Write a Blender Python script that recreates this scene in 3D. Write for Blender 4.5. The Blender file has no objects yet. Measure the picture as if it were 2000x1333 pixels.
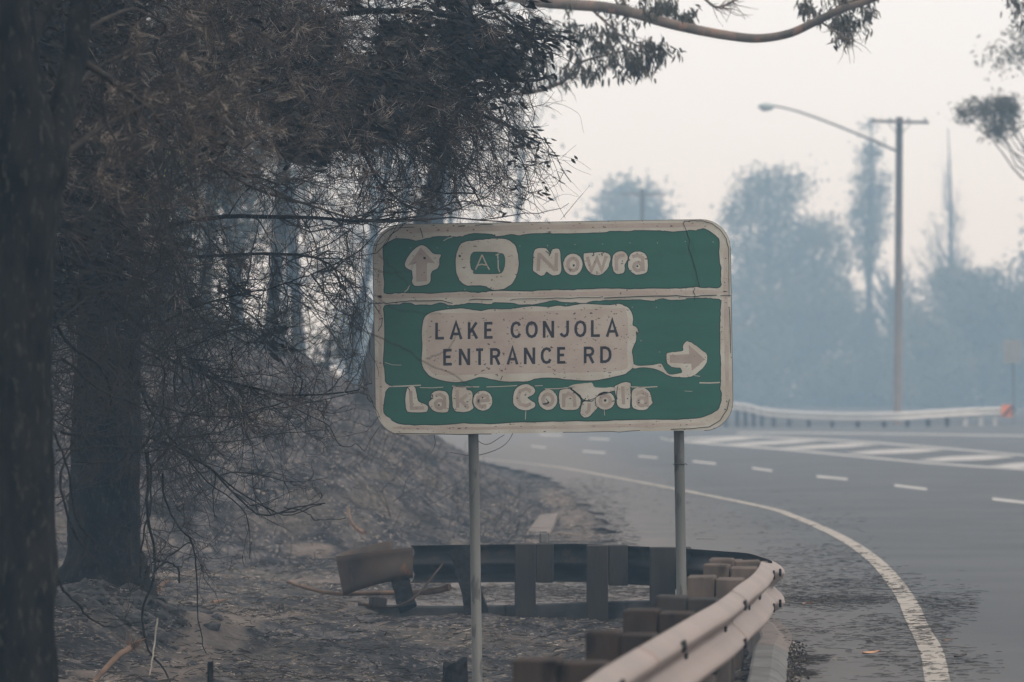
import bpy, math, random
import numpy as np
from mathutils import Vector, Matrix
from mathutils.geometry import tessellate_polygon
random.seed(7); RNG = np.random.default_rng(7)
S = bpy.context.scene
COL = S.collection

# ------------------------------------------------------------------ camera, light, air
FPX, CAMH, HOR = 8000.0, 1.7, 750.0          # focal length in photo pixels, eye height, horizon row
cam = bpy.data.cameras.new('camera'); camo = bpy.data.objects.new('camera', cam); COL.objects.link(camo)
cam.sensor_width = 36.0; cam.lens = 144.0
cam.clip_start = 0.5; cam.clip_end = 2000
PITCH = math.atan((HOR - 666.5) / FPX)
camo.location = (0, 0, CAMH); camo.rotation_euler = (math.pi / 2 + PITCH, 0, 0)
cam.dof.use_dof = True; cam.dof.focus_distance = 28.6; cam.dof.aperture_fstop = 3.4
S.camera = camo
S.render.engine = 'CYCLES'
S.cycles.use_denoising = True
S.cycles.max_bounces = 6; S.cycles.diffuse_bounces = 2; S.cycles.glossy_bounces = 2
S.cycles.volume_bounces = 1; S.cycles.transmission_bounces = 2; S.cycles.transparent_max_bounces = 8
S.cycles.caustics_reflective = False; S.cycles.caustics_refractive = False
S.view_settings.view_transform = 'Standard'; S.view_settings.look = 'None'
S.view_settings.exposure = 0.0; S.view_settings.gamma = 1.0; S.view_settings.use_curve_mapping = False

SUN_EL, SUN_AZ = math.radians(48), math.radians(125)    # azimuth clockwise from +Y: right and behind the camera
W = bpy.data.worlds.new('World'); S.world = W; W.use_nodes = True
nt = W.node_tree; nt.nodes.clear()
sky = nt.nodes.new('ShaderNodeTexSky'); sky.sky_type = 'NISHITA'; sky.sun_disc = False
sky.sun_elevation = SUN_EL; sky.sun_rotation = SUN_AZ
sky.air_density = 1.0; sky.dust_density = 6.0; sky.ozone_density = 1.0
hsv = nt.nodes.new('ShaderNodeHueSaturation'); hsv.inputs['Saturation'].default_value = 0.12
smoke = nt.nodes.new('ShaderNodeMixRGB'); smoke.inputs[0].default_value = 0.85
smoke.inputs[2].default_value = (11.7, 11.75, 11.9, 1)     # the smoke layer overhead, pale and even
bg = nt.nodes.new('ShaderNodeBackground'); bg.inputs[1].default_value = 0.10
wo = nt.nodes.new('ShaderNodeOutputWorld')
nt.links.new(sky.outputs[0], hsv.inputs['Color']); nt.links.new(hsv.outputs[0], smoke.inputs[1])
nt.links.new(smoke.outputs[0], bg.inputs[0]); nt.links.new(bg.outputs[0], wo.inputs[0])
sl = bpy.data.lights.new('sun', 'SUN'); sl.energy = 1.0; sl.angle = math.radians(14); sl.color = (1.0, 0.86, 0.74)
so = bpy.data.objects.new('sun', sl); COL.objects.link(so)
sd = Vector((math.sin(SUN_AZ) * math.cos(SUN_EL), math.cos(SUN_AZ) * math.cos(SUN_EL), math.sin(SUN_EL)))
so.rotation_euler = sd.to_track_quat('Z', 'Y').to_euler()
HAZE_DENSITY = 0.0025

# ------------------------------------------------------------------ helpers
def P(px, py, D):
    """point seen at photo pixel (px,py) at depth D metres"""
    return Vector(((px - 1000) * D / FPX, D, CAMH + (HOR - py) * D / FPX))

def tag(o, label=None, cat=None, group=None, kind=None):
    if label: o['label'] = label
    if cat: o['category'] = cat
    if group: o['group'] = group
    if kind: o['kind'] = kind
    return o

def empty(name, loc=(0, 0, 0), rot=(0, 0, 0)):
    o = bpy.data.objects.new(name, None); COL.objects.link(o)
    o.location = loc; o.rotation_euler = rot; o.empty_display_size = 0.2
    return o

def link(name, me, mat, parent=None):
    o = bpy.data.objects.new(name, me); COL.objects.link(o)
    for m in (mat if isinstance(mat, (list, tuple)) else [mat]): me.materials.append(m)
    if parent is not None: o.parent = parent
    return o

def obj(name, V, F, mat, parent=None, smooth=False, sub=None):
    """V in world space; if the parent sits elsewhere V is moved into its space"""
    me = bpy.data.meshes.new(name)
    if parent is not None and sub is None:
        M = parent_world(parent).inverted()
        V = [tuple(M @ Vector(v)) for v in V]
    me.from_pydata([tuple(v) for v in V], [], [tuple(f) for f in F])
    if smooth: me.polygons.foreach_set('use_smooth', [True] * len(me.polygons))
    me.update()
    return link(name, me, mat, parent)

def parent_world(o):
    M = Matrix.LocRotScale(o.location, o.rotation_euler, o.scale)
    return parent_world(o.parent) @ M if o.parent else M

def np_obj(name, V, F, mat, parent=None, smooth=False, attr=None):
    """V (n,3), F (m,k) numpy, all faces k-gons"""
    V = np.asarray(V, dtype=np.float64)
    if parent is not None:
        M = np.array(parent_world(parent).inverted())
        V = V @ M[:3, :3].T + M[:3, 3]
    me = bpy.data.meshes.new(name)
    me.vertices.add(len(V)); me.vertices.foreach_set('co', V.astype(np.float32).ravel())
    k = F.shape[1]
    me.loops.add(F.size); me.loops.foreach_set('vertex_index', F.astype(np.int32).ravel())
    me.polygons.add(len(F)); me.polygons.foreach_set('loop_start', np.arange(0, F.size, k, dtype=np.int32))
    me.polygons.foreach_set('loop_total', np.full(len(F), k, dtype=np.int32))
    if smooth: me.polygons.foreach_set('use_smooth', np.ones(len(F), dtype=bool))
    me.update(calc_edges=True)
    if attr is not None:
        for an, vals in attr.items():
            a = me.attributes.new(an, 'FLOAT', 'POINT'); a.data.foreach_set('value', np.asarray(vals, dtype=np.float32))
    me.validate()
    return link(name, me, mat, parent)

def unit(a):
    return a / np.maximum(np.linalg.norm(a, axis=-1, keepdims=True), 1e-9)

def tubes(Pt, R, sides=3):
    """Pt (M,n,3), R (M,n) -> verts, quads"""
    M, n, _ = Pt.shape
    T = np.empty_like(Pt); T[:, 1:-1] = Pt[:, 2:] - Pt[:, :-2]; T[:, 0] = Pt[:, 1] - Pt[:, 0]; T[:, -1] = Pt[:, -1] - Pt[:, -2]
    T = unit(T)
    mean = unit(Pt[:, -1] - Pt[:, 0])
    ref = np.where(np.abs(mean[:, 2:3]) > 0.7, np.array([[1.0, 0.13, 0.07]]), np.array([[0.05, 0.1, 1.0]]))
    ref = np.repeat(ref[:, None, :], n, axis=1)
    U = unit(np.cross(T, ref)); Wd = np.cross(T, U)
    a = np.arange(sides) * 2 * math.pi / sides
    V = Pt[:, :, None, :] + R[:, :, None, None] * (np.cos(a)[None, None, :, None] * U[:, :, None, :] + np.sin(a)[None, None, :, None] * Wd[:, :, None, :])
    base = (np.arange(M) * n * sides)[:, None, None] + (np.arange(n - 1) * sides)[None, :, None]
    s = np.arange(sides)[None, None, :]; s2 = (s + 1) % sides
    F = np.stack([base + s, base + s2, base + sides + s2, base + sides + s], axis=-1).reshape(-1, 4)
    return V.reshape(-1, 3), F

class Buf:
    def __init__(s): s.V = []; s.F = []; s.n = 0
    def add(s, V, F):
        s.V.append(np.asarray(V, dtype=np.float64)); s.F.append(np.asarray(F) + s.n); s.n += len(V)
    def tube(s, Pt, R, sides=3):
        s.add(*tubes(np.asarray(Pt, dtype=np.float64), np.asarray(R, dtype=np.float64), sides))
    def build(s, name, mat, parent=None, smooth=False):
        return np_obj(name, np.concatenate(s.V), np.concatenate(s.F), mat, parent, smooth)

def curve_pts(pts, n):
    """Catmull-Rom through pts, n samples"""
    p = np.asarray([tuple(q) for q in pts], dtype=np.float64)
    if len(p) == 2: return p[0] + (p[1] - p[0]) * np.linspace(0, 1, n)[:, None]
    q = np.vstack([2 * p[0] - p[1], p, 2 * p[-1] - p[-2]])
    t = np.linspace(0, len(p) - 1 - 1e-6, n); i = t.astype(int); f = (t - i)[:, None]
    a, b, c, d = q[i], q[i + 1], q[i + 2], q[i + 3]
    return 0.5 * ((2 * b) + (-a + c) * f + (2 * a - 5 * b + 4 * c - d) * f ** 2 + (-a + 3 * b - 3 * c + d) * f ** 3)

def grow(start, dirs, L, n, wander=0.35, bias=(0, 0, 0), swirl=0.0):
    M = len(start); Pt = np.empty((M, n, 3)); Pt[:, 0] = start; d = unit(dirs)
    step = (L / (n - 1))[:, None]; b = np.asarray(bias)
    curl = RNG.normal(0, swirl, (M, 3))
    for i in range(1, n):
        d = unit(d + RNG.normal(0, wander, (M, 3)) + b + curl)
        Pt[:, i] = Pt[:, i - 1] + d * step
    return Pt

def children(Pt, count, spread=0.8, lo=0.15):
    M, n, _ = Pt.shape
    m = RNG.integers(0, M, count); f = RNG.uniform(lo, 0.97, count) * (n - 1); i = f.astype(int); t = (f - i)[:, None]
    st = Pt[m, i] * (1 - t) + Pt[m, i + 1] * t
    d = unit(Pt[m, i + 1] - Pt[m, i]) + RNG.normal(0, spread, (count, 3))
    return st, unit(d), m

def leaves(C, Dn, L, Wd, six=True):
    """lance-shaped leaves, C base (M,3), Dn direction"""
    M = len(C); Dn = unit(Dn); r = unit(RNG.normal(0, 1, (M, 3))); Sd = unit(np.cross(Dn, r)); N = np.cross(Dn, Sd)
    L = np.asarray(L)[:, None]; Wd = np.asarray(Wd)[:, None]
    if six:
        k = [C, C + Dn * L * .28 + Sd * Wd * .42 + N * Wd * .12, C + Dn * L * .62 + Sd * Wd * .40 + N * Wd * .10, C + Dn * L - N * L * .06,
             C + Dn * L * .62 - Sd * Wd * .40 + N * Wd * .10, C + Dn * L * .28 - Sd * Wd * .42 + N * Wd * .12]
        V = np.stack(k, axis=1).reshape(-1, 3); b = (np.arange(M) * 6)[:, None]
        F = np.concatenate([b + np.array([[0, 1, 2, 3]]), b + np.array([[0, 3, 4, 5]])])
    else:
        k = [C, C + Dn * L * .45 + Sd * Wd * .5, C + Dn * L, C + Dn * L * .45 - Sd * Wd * .5]
        V = np.stack(k, axis=1).reshape(-1, 3); b = (np.arange(M) * 4)[:, None]
        F = b + np.array([[0, 1, 2, 3]])
    return V, F

def box(cx, cy, cz, sx, sy, sz, rz=0.0, tilt=(0, 0), bev=0.0, jit=0.0):
    """bevelled box centred at c -> V, F"""
    hx, hy, hz = sx / 2, sy / 2, sz / 2; V = []; F = []
    def ring(z, k): return [(-hx + k, -hy, z), (hx - k, -hy, z), (hx, -hy + k, z), (hx, hy - k, z), (hx - k, hy, z), (-hx + k, hy, z), (-hx, hy - k, z), (-hx, -hy + k, z)]
    b = bev or 0.002
    rings = [[(x * (1 - b / hx), y * (1 - b / hy), -hz) for x, y, z in ring(0, b)], ring(-hz + b, b), ring(hz - b, b), [(x * (1 - b / hx), y * (1 - b / hy), hz) for x, y, z in ring(0, b)]]
    R = Matrix.Rotation(rz, 3, 'Z') @ Matrix.Rotation(tilt[0], 3, 'X') @ Matrix.Rotation(tilt[1], 3, 'Y')
    for r in rings:
        for v in r:
            w = R @ Vector(v)
            V.append((w.x + cx + random.uniform(-jit, jit), w.y + cy + random.uniform(-jit, jit), w.z + cz + random.uniform(-jit, jit)))
    for k in range(3):
        for i in range(8): F.append((k * 8 + i, k * 8 + (i + 1) % 8, k * 8 + 8 + (i + 1) % 8, k * 8 + 8 + i))
    F.append(tuple(range(7, -1, -1))); F.append(tuple(range(24, 32)))
    return V, F

def merge(parts):
    V, F = [], []
    for v, f in parts:
        n = len(V); V += [tuple(q) for q in v]; F += [tuple(i + n for i in g) for g in f]
    return V, F

def tube_py(pts, rad, sides=10, cap=True):
    p = np.asarray([tuple(q) for q in pts], dtype=float)[None]; r = np.asarray(rad, dtype=float)[None] if hasattr(rad, '__len__') else np.full((1, len(pts)), float(rad))
    V, F = tubes(p, r, sides); V = [tuple(v) for v in V]; F = [tuple(int(i) for i in f) for f in F]
    if cap: F.append(tuple(range(sides))); F.append(tuple(range(len(V) - 1, len(V) - 1 - sides, -1)))
    return V, F

def vnoise(x, y, seed=0, scale=1.0):
    """smooth value noise on arrays, about -1..1"""
    x = np.asarray(x) / scale + 913.7 * (seed + 1); y = np.asarray(y) / scale + 411.3 * (seed + 2)
    xi = np.floor(x).astype(np.int64); yi = np.floor(y).astype(np.int64); fx = x - xi; fy = y - yi
    def h(a, b):
        v = np.sin(a * 127.1 + b * 311.7 + seed * 17.3) * 43758.5453
        return (v - np.floor(v)) * 2 - 1
    u = fx * fx * (3 - 2 * fx); w = fy * fy * (3 - 2 * fy)
    return (h(xi, yi) * (1 - u) + h(xi + 1, yi) * u) * (1 - w) + (h(xi, yi + 1) * (1 - u) + h(xi + 1, yi + 1) * u) * w

# ------------------------------------------------------------------ materials
def mat(name, c1, c2=None, scale=4.0, rough=0.8, bump=0.0, bscale=None, c3=None, c3at=0.62, c3scale=None, metal=0.0,
        stretch=(1, 1, 1), spec=0.06, detail=5.0, contrast=(0.35, 0.65), c3soft=0.06):
    m = bpy.data.materials.new(name); m.use_nodes = True; t = m.node_tree; N = t.nodes; L = t.links
    b = N['Principled BSDF']; b.inputs['Roughness'].default_value = rough; b.inputs['Metallic'].default_value = metal
    b.inputs['Specular IOR Level'].default_value = spec
    tc = N.new('ShaderNodeTexCoord'); mp = N.new('ShaderNodeMapping'); mp.inputs['Scale'].default_value = stretch
    L.new(tc.outputs['Object'], mp.inputs['Vector'])
    c2 = c2 or tuple(v * 0.7 for v in c1)
    nz = N.new('ShaderNodeTexNoise'); nz.inputs['Scale'].default_value = scale; nz.inputs['Detail'].default_value = detail
    L.new(mp.outputs[0], nz.inputs['Vector'])
    rp = N.new('ShaderNodeValToRGB'); rp.color_ramp.elements[0].position = contrast[0]; rp.color_ramp.elements[1].position = contrast[1]
    rp.color_ramp.elements[0].color = (*c1, 1); rp.color_ramp.elements[1].color = (*c2, 1)
    L.new(nz.outputs['Fac'], rp.inputs[0]); out = rp.outputs[0]
    if c3:
        n3 = N.new('ShaderNodeTexNoise'); n3.inputs['Scale'].default_value = c3scale or scale * 6; n3.inputs['Detail'].default_value = 4
        L.new(mp.outputs[0], n3.inputs['Vector'])
        r3 = N.new('ShaderNodeValToRGB'); r3.color_ramp.elements[0].position = c3at; r3.color_ramp.elements[1].position = c3at + c3soft
        L.new(n3.outputs['Fac'], r3.inputs[0])
        mx = N.new('ShaderNodeMixRGB'); mx.inputs[2].default_value = (*c3, 1)
        L.new(r3.outputs[0], mx.inputs[0]); L.new(out, mx.inputs[1]); out = mx.outputs[0]
    L.new(out, b.inputs['Base Color'])
    if bump:
        nb = N.new('ShaderNodeTexNoise'); nb.inputs['Scale'].default_value = bscale or scale * 5; nb.inputs['Detail'].default_value = 6
        L.new(mp.outputs[0], nb.inputs['Vector'])
        bp = N.new('ShaderNodeBump'); bp.inputs['Strength'].default_value = 1.0; bp.inputs['Distance'].default_value = bump
        L.new(nb.outputs['Fac'], bp.inputs['Height']); L.new(bp.outputs[0], b.inputs['Normal'])
    return m

M_bark_black = mat('charred_bark', (.007, .0075, .008), (.020, .019, .018), 9, .95, .02, 14, c3=(.040, .038, .032), c3at=.56, c3scale=30, stretch=(1, 1, .42), c3soft=.12)
M_bark_grey = mat('scorched_bark', (.022, .023, .026), (.045, .044, .044), 5, .9, .02, 20, stretch=(1, 1, .2))
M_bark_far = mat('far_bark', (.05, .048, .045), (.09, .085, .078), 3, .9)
M_limb = mat('limb_bark', (.055, .044, .036), (.026, .022, .020), 6, .85, .004, 40, stretch=(.4, 1, 1))
M_gumlimb = mat('gum_limb', (.26, .20, .165), (.13, .115, .10), 3.5, .7, .004, 30, c3=(.30, .19, .14), c3at=.58, c3scale=5)
M_twig = mat('burnt_twig', (.018, .017, .017), (.050, .042, .037), 2.5, .85)
M_twigbrown = mat('dry_brown_twig', (.145, .110, .090), (.042, .034, .030), 5.0, .8, c3=(.40, .335, .285), c3at=.57, c3scale=9)
M_leafburnt = mat('scorched_leaf', (.016, .017, .019), (.036, .033, .030), 5, .75, c3=(.07, .054, .040), c3at=.62, c3scale=12)
M_leafgum = mat('gum_leaf', (.075, .070, .058), (.11, .095, .075), 6, .6, c3=(.05, .06, .05), c3at=.55, c3scale=15)
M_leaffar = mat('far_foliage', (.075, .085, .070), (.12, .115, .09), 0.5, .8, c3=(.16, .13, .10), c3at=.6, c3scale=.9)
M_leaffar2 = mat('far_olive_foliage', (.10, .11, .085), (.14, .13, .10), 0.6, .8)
M_asphalt = mat('asphalt', (.050, .053, .057), (.076, .079, .082), .5, .64, .004, 160, c3=(.035, .036, .037), c3at=.60, c3scale=60, spec=.27, c3soft=.1)
M_white = mat('road_paint', (.40, .36, .31), (.30, .275, .245), 2.0, .6, c3=(.20, .19, .18), c3at=.62, c3scale=45)
M_whitefar = mat('clean_road_paint', (.44, .425, .405), (.33, .32, .31), 2.0, .5)
M_concrete = mat('concrete', (.20, .195, .185), (.135, .133, .13), 5, .85, .003, 80, c3=(.12, .12, .12), c3at=.64, c3scale=14)
M_concdust = mat('dusty_concrete', (.23, .195, .175), (.17, .15, .14), 5, .9, .003, 80, c3=(.08, .075, .07), c3at=.62, c3scale=9)
M_concdark = mat('scorched_concrete', (.10, .10, .10), (.06, .062, .064), 5, .9, .003, 80)
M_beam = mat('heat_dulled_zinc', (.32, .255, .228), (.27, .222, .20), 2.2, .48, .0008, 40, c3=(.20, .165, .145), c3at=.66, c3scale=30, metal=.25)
M_beamin = mat('scorched_steel', (.035, .038, .042), (.060, .060, .062), 2.5, .55, .0008, 40, c3=(.085, .070, .060), c3at=.62, c3scale=5, metal=.2)
M_rust = mat('rusty_steel', (.085, .062, .050), (.052, .043, .038), 3, .6, .001, 30, c3=(.13, .065, .04), c3at=.62, c3scale=6)
M_timber = mat('weathered_timber', (.165, .130, .112), (.095, .078, .068), 8, .85, .003, 60, c3=(.045, .040, .038), c3at=.58, c3scale=11, stretch=(1, 1, .3), c3soft=.12)
M_timberdark = mat('singed_timber', (.068, .050, .042), (.034, .029, .027), 6, .85, .003, 60, c3=(.018, .017, .017), c3at=.56, c3scale=9, stretch=(1, 1, .3), c3soft=.12)
M_timberchar = mat('charred_timber', (.038, .036, .036), (.058, .053, .050), 7, .85, .002, 60, stretch=(1, 1, .25))
M_char = mat('charcoal', (.008, .008, .009), (.025, .025, .026), 20, .8, .01, 30)
M_dark = mat('dark_hole', (.012, .012, .013), (.02, .02, .02), 20, .8)
M_pole = mat('galvanised_post', (.125, .128, .122), (.165, .165, .155), 3, .55, .0005, 60, c3=(.09, .09, .085), c3at=.6, c3scale=16, metal=.2, stretch=(1, 1, .3))
M_woodpole = mat('far_timber_pole', (.20, .17, .155), (.15, .13, .12), 2, .8)
M_lamp = mat('lamp_housing', (.35, .42, .42), (.30, .36, .36), 2, .5)
M_orange = mat('orange_reflective', (.85, .26, .10), (.75, .22, .09), 5, .5)
M_straw = mat('ash_straw', (.36, .30, .245), (.14, .118, .10), 3, .85, c3=(.62, .55, .48), c3at=.57, c3scale=7)
M_debris = mat('dark_debris', (.035, .032, .031), (.085, .070, .060), 4, .85)
M_stick = mat('bare_stick', (.24, .16, .115), (.13, .09, .07), 6, .8)
M_palestick = mat('pale_stick', (.36, .33, .285), (.20, .18, .155), 6, .8)
M_dryleaf = mat('fallen_leaf_orange', (.62, .36, .22), (.48, .27, .17), 20, .6)
M_budleaf = mat('yellow_shoot', (.34, .33, .10), (.22, .22, .08), 9, .6)
# sign
M_green = mat('sign_green', (.014, .094, .064), (.019, .112, .078), 3, .45, .0006, 50, c3=(.028, .086, .068), c3at=.6, c3scale=14, stretch=(1, 1, 3), spec=.4)
M_cream = mat('peeled_cream', (.44, .40, .335), (.56, .54, .47), 4.5, .6, .0014, 60, c3=(.12, .09, .075), c3at=.655, c3scale=42, stretch=(.8, 1, 1.3), c3soft=.03, spec=.25)
M_tan = mat('peeled_tan', (.42, .345, .295), (.49, .43, .37), 5, .6, .0012, 60, c3=(.10, .075, .065), c3at=.65, c3scale=46, stretch=(.8, 1, 1.3), c3soft=.03, spec=.25)
M_core = mat('letter_core_tan', (.325, .265, .225), (.40, .335, .29), 6, .6, .0008, 60, c3=(.10, .075, .065), c3at=.66, c3scale=46, c3soft=.03, spec=.25)
M_rim = mat('melted_dark_edge', (.022, .050, .045), (.035, .055, .050), 20, .6)
M_ink = mat('sign_black_paint', (.035, .035, .045), (.055, .052, .060), 12, .6)
M_crack = mat('crack_black', (.02, .018, .018), (.03, .03, .03), 20, .8)
M_alu = mat('sign_back_aluminium', (.33, .33, .32), (.26, .26, .25), 6, .45, metal=.6)

def ground_material():
    m = bpy.data.materials.new('burnt_ground'); m.use_nodes = True; t = m.node_tree; N = t.nodes; L = t.links
    b = N['Principled BSDF']; b.inputs['Roughness'].default_value = .95; b.inputs['Specular IOR Level'].default_value = .15
    tc = N.new('ShaderNodeTexCoord')
    def noise(sc, det=6, st=(1, 1, 1)):
        mp = N.new('ShaderNodeMapping'); mp.inputs['Scale'].default_value = st; L.new(tc.outputs['Object'], mp.inputs[0])
        n = N.new('ShaderNodeTexNoise'); n.inputs['Scale'].default_value = sc; n.inputs['Detail'].default_value = det; L.new(mp.outputs[0], n.inputs['Vector']); return n.outputs['Fac']
    def ramp(f, stops):
        r = N.new('ShaderNodeValToRGB'); e = r.color_ramp.elements
        while len(e) < len(stops): e.new(.5)
        for k, (p, c) in enumerate(stops): e[k].position = p; e[k].color = (*c, 1)
        L.new(f, r.inputs[0]); return r.outputs[0]
    def mix(f, a, c):
        x = N.new('ShaderNodeMixRGB'); L.new(f, x.inputs[0])
        L.new(a, x.inputs[1])
        if isinstance(c, tuple): x.inputs[2].default_value = (*c, 1)
        else: L.new(c, x.inputs[2])
        return x.outputs[0]
    ash = ramp(noise(3.2, 8), [(.36, (.016, .017, .020)), (.5, (.055, .053, .057)), (.62, (.125, .113, .112))])
    fleck = ramp(noise(26, 6, (1, .45, 1)), [(.56, (0, 0, 0)), (.64, (1, 1, 1))])
    ash = mix(fleck, ash, (.22, .185, .16))
    big = ramp(noise(1.9, 5), [(.50, (0, 0, 0)), (.62, (.8, .8, .8))]); ash = mix(big, ash, (.022, .022, .025))
    blk = ramp(noise(9, 6), [(.52, (0, 0, 0)), (.64, (1, 1, 1))])
    ash = mix(blk, ash, (.030, .030, .032))
    warm = ramp(noise(1.1, 4), [(.50, (0, 0, 0)), (.72, (1, 1, 1))])
    ash = mix(warm, ash, ramp(noise(14, 6), [(.35, (.07, .062, .056)), (.65, (.185, .155, .13))]))
    dirt = ramp(noise(5, 8), [(.3, (.10, .085, .078)), (.7, (.21, .175, .152))])
    at = N.new('ShaderNodeAttribute'); at.attribute_name = 'dirt'
    nn = noise(4, 6); ad = N.new('ShaderNodeMath'); ad.operation = 'ADD'; L.new(at.outputs['Fac'], ad.inputs[0])
    sb = N.new('ShaderNodeMath'); sb.operation = 'MULTIPLY_ADD'; sb.inputs[1].default_value = .9; sb.inputs[2].default_value = -.45; L.new(nn, sb.inputs[0]); L.new(sb.outputs[0], ad.inputs[1])
    mr = N.new('ShaderNodeMapRange'); mr.inputs[1].default_value = .35; mr.inputs[2].default_value = .65; L.new(ad.outputs[0], mr.inputs[0])
    L.new(mix(mr.outputs[0], ash, dirt), b.inputs['Base Color'])
    bp = N.new('ShaderNodeBump'); bp.inputs['Distance'].default_value = .06; L.new(noise(16, 8), bp.inputs['Height']); L.new(bp.outputs[0], b.inputs['Normal'])
    return m
M_ground = ground_material()

# ------------------------------------------------------------------ terrain
KERB = [(3, -.5), (10, .2), (15, .7), (19, 1.1), (22.2, 1.37), (24, 1.5), (25.9, 1.64), (27.8, 1.78), (30, 1.76), (32, 1.42), (33, .72), (33.4, -.2), (33.7, -1.1)]
LEFT = KERB + [(34.6, -1.3), (38, -.6), (42, .7), (45, 1.05), (52, 1.1), (60, .95), (75, .6), (95, -1.2), (115, -4), (135, -10), (154, -18), (162, -22)]
def leftx(y):
    y = np.asarray(y, dtype=float); w = np.clip((y - 36) / 5, 0, 1) * np.clip((100 - y) / 20, 0, 1)
    return np.interp(y, [p[0] for p in LEFT], [p[1] for p in LEFT]) + w * (.10 * np.sin(y * 1.9) + .06 * np.sin(y * 4.7 + 1) + .03 * np.sin(y * 11.3))
def zroad(x, y):
    dip = -.20 * np.exp(-((x + .6) ** 2 / 2.1 ** 2 + (y - 35.6) ** 2 / 4.2 ** 2))
    far = .10 * np.clip((y - 120) / 40, 0, 1) * np.clip((x - 8) / 10, 0, 1)
    return dip + far
BANK = [(-60, 36), (-6.5, 40.6), (-3.5, 41.8), (-1.0, 42.6), (.0, 44.8), (.22, 50), (.34, 60), (.2, 75), (-1.35, 95), (-4.6, 115), (-11, 137), (-60, 165)]
CTRL = [(-.3, 28.6, -.46), (1.17, 28.6, -.28), (0, 30.4, -.40), (.3, 32, -.28), (-.8, 32.6, -.255), (1.2, 31.3, -.20), (-1.2, 31.4, -.28), (-1.8, 29, -.29), (-2.0, 27, -.27),
        (-2.1, 34, -.21), (-2.2, 28.5, -.27), (-3.0, 31, .15), (-3.3, 30, .17), (-3.1, 28.8, .08), (-2.75, 25, -.12), (-2.6, 31.2, -.04), (-2.5, 33.5, -.13), (-3.2, 40, -.15), (-2, 40, -.2), (-.7, 38, -.2),
        (0, 42, -.13), (0, 25, -.5), (0, 20, -.5), (-.5, 14, -.4), (-1, 6, -.2), (.75, 27, -.36), (.35, 20, -.3), (.9, 24, -.16), (1.25, 24.5, -.02), (1.0, 21, -.05), (.45, 16, -.05), (.05, 12, -.05),
        (1.45, 26.5, -.1), (-6, 35, .1), (-6, 28, .25), (-6, 20, .1), (-4, 12, 0), (-20, 30, .5), (-4, 36, .0), (.1, 45, -.02), (.4, 60, 0), (-.4, 34, -.2), (-1.5, 35, -.19), (-.8, 33.1, -.165), (-.3, 33, -.17), (.15, 32.9, -.18), (.7, 32.4, -.17), (1.15, 31.5, -.14)]
def terrain(x, y):
    x = np.asarray(x, dtype=float); y = np.asarray(y, dtype=float)
    w = np.zeros_like(x); z = np.zeros_like(x)
    for cx, cy, cz in CTRL:
        d2 = ((x - cx) * 1.6) ** 2 + (y - cy) ** 2 + .15; k = d2 ** -1.6; w += k; z += k * cz
    z = z / w
    d = np.full_like(x, 1e9); inside = np.zeros(x.shape, bool)
    pts = BANK + [BANK[0]]
    for (ax, ay), (bx_, by) in zip(pts[:-1], pts[1:]):
        if (ax, ay) != BANK[-1]:
            dx, dy = bx_ - ax, by - ay; t = np.clip(((x - ax) * dx + (y - ay) * dy) / (dx * dx + dy * dy), 0, 1)
            d = np.minimum(d, np.hypot(x - ax - t * dx, y - ay - t * dy))
        c = ((ay > y) != (by > y)); den = (by - ay) if by != ay else 1e-9
        inside ^= c & (x < (bx_ - ax) * (y - ay) / den + ax)
    hl = .70 * (np.sqrt(d * d + .25) - .5); hb = 9.0 * (1 - np.exp(-hl / 9.0))
    hb = np.where(inside, hb, 0)
    z = z * np.where(inside, np.exp(-d * .5), 1) + hb
    rough = .035 * vnoise(x, y, 1, .55) + .018 * vnoise(x, y, 2, .22) + .012 * vnoise(x, y, 5, .1)
    rough *= 1 + 1.6 * np.where(inside, np.clip(d, 0, 1), 0)
    mound = np.exp(-((x + 3.0) ** 2 / .5 + (y - 31) ** 2 / 3))
    rough *= 1 + 1.6 * mound
    z = z + rough
    lx = leftx(y); on = np.clip((x - lx) / .25 + .5, 0, 1) * ((y > 2) & (y < 161))
    return z * (1 - on) + (zroad(x, y) - .02) * on
def gz(x, y): return float(terrain(np.array([x]), np.array([y]))[0])

def axis(parts):
    a = [parts[0][0]]
    for s, e, st in parts:
        n = max(1, int(round((e - s) / st))); a += list(np.linspace(s, e, n + 1)[1:])
    return np.array(a)
gx = axis([(-160, -60, 20), (-60, -20, 4), (-20, -8, .8), (-8, -5, .25), (-5, 2.4, .05), (2.4, 6, .4), (6, 20, 2), (20, 60, 8), (60, 160, 20)])
gy = axis([(-25, 0, 8), (0, 14, 1), (14, 22, .25), (22, 46, .075), (46, 62, .14), (62, 90, .35), (90, 130, 1.2), (130, 180, 4), (180, 520, 20)])
X, Y = np.meshgrid(gx, gy); Z = terrain(X, Y)
nx, ny = len(gx), len(gy)
ii = (np.arange(ny - 1)[:, None] * nx + np.arange(nx - 1)[None]).ravel()
GF = np.stack([ii, ii + 1, ii + nx + 1, ii + nx], axis=1)
def blob(x, y, cx, cy, rx, ry): return np.clip(1.3 - np.sqrt(((x - cx) / rx) ** 2 + ((y - cy) / ry) ** 2), 0, 1)
track = [(-3.1, 20), (-2.6, 25), (-2.25, 28.5), (-2.15, 31), (-1.95, 33.2), (-1.3, 35), (0, 36)]
dirt = np.zeros_like(X)
tp = curve_pts([(a, b, 0) for a, b in track], 40)
for a, b, _ in tp: dirt = np.maximum(dirt, np.clip(1.25 - np.hypot(X - a, (Y - b) * .6) / .30, 0, 1))
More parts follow.
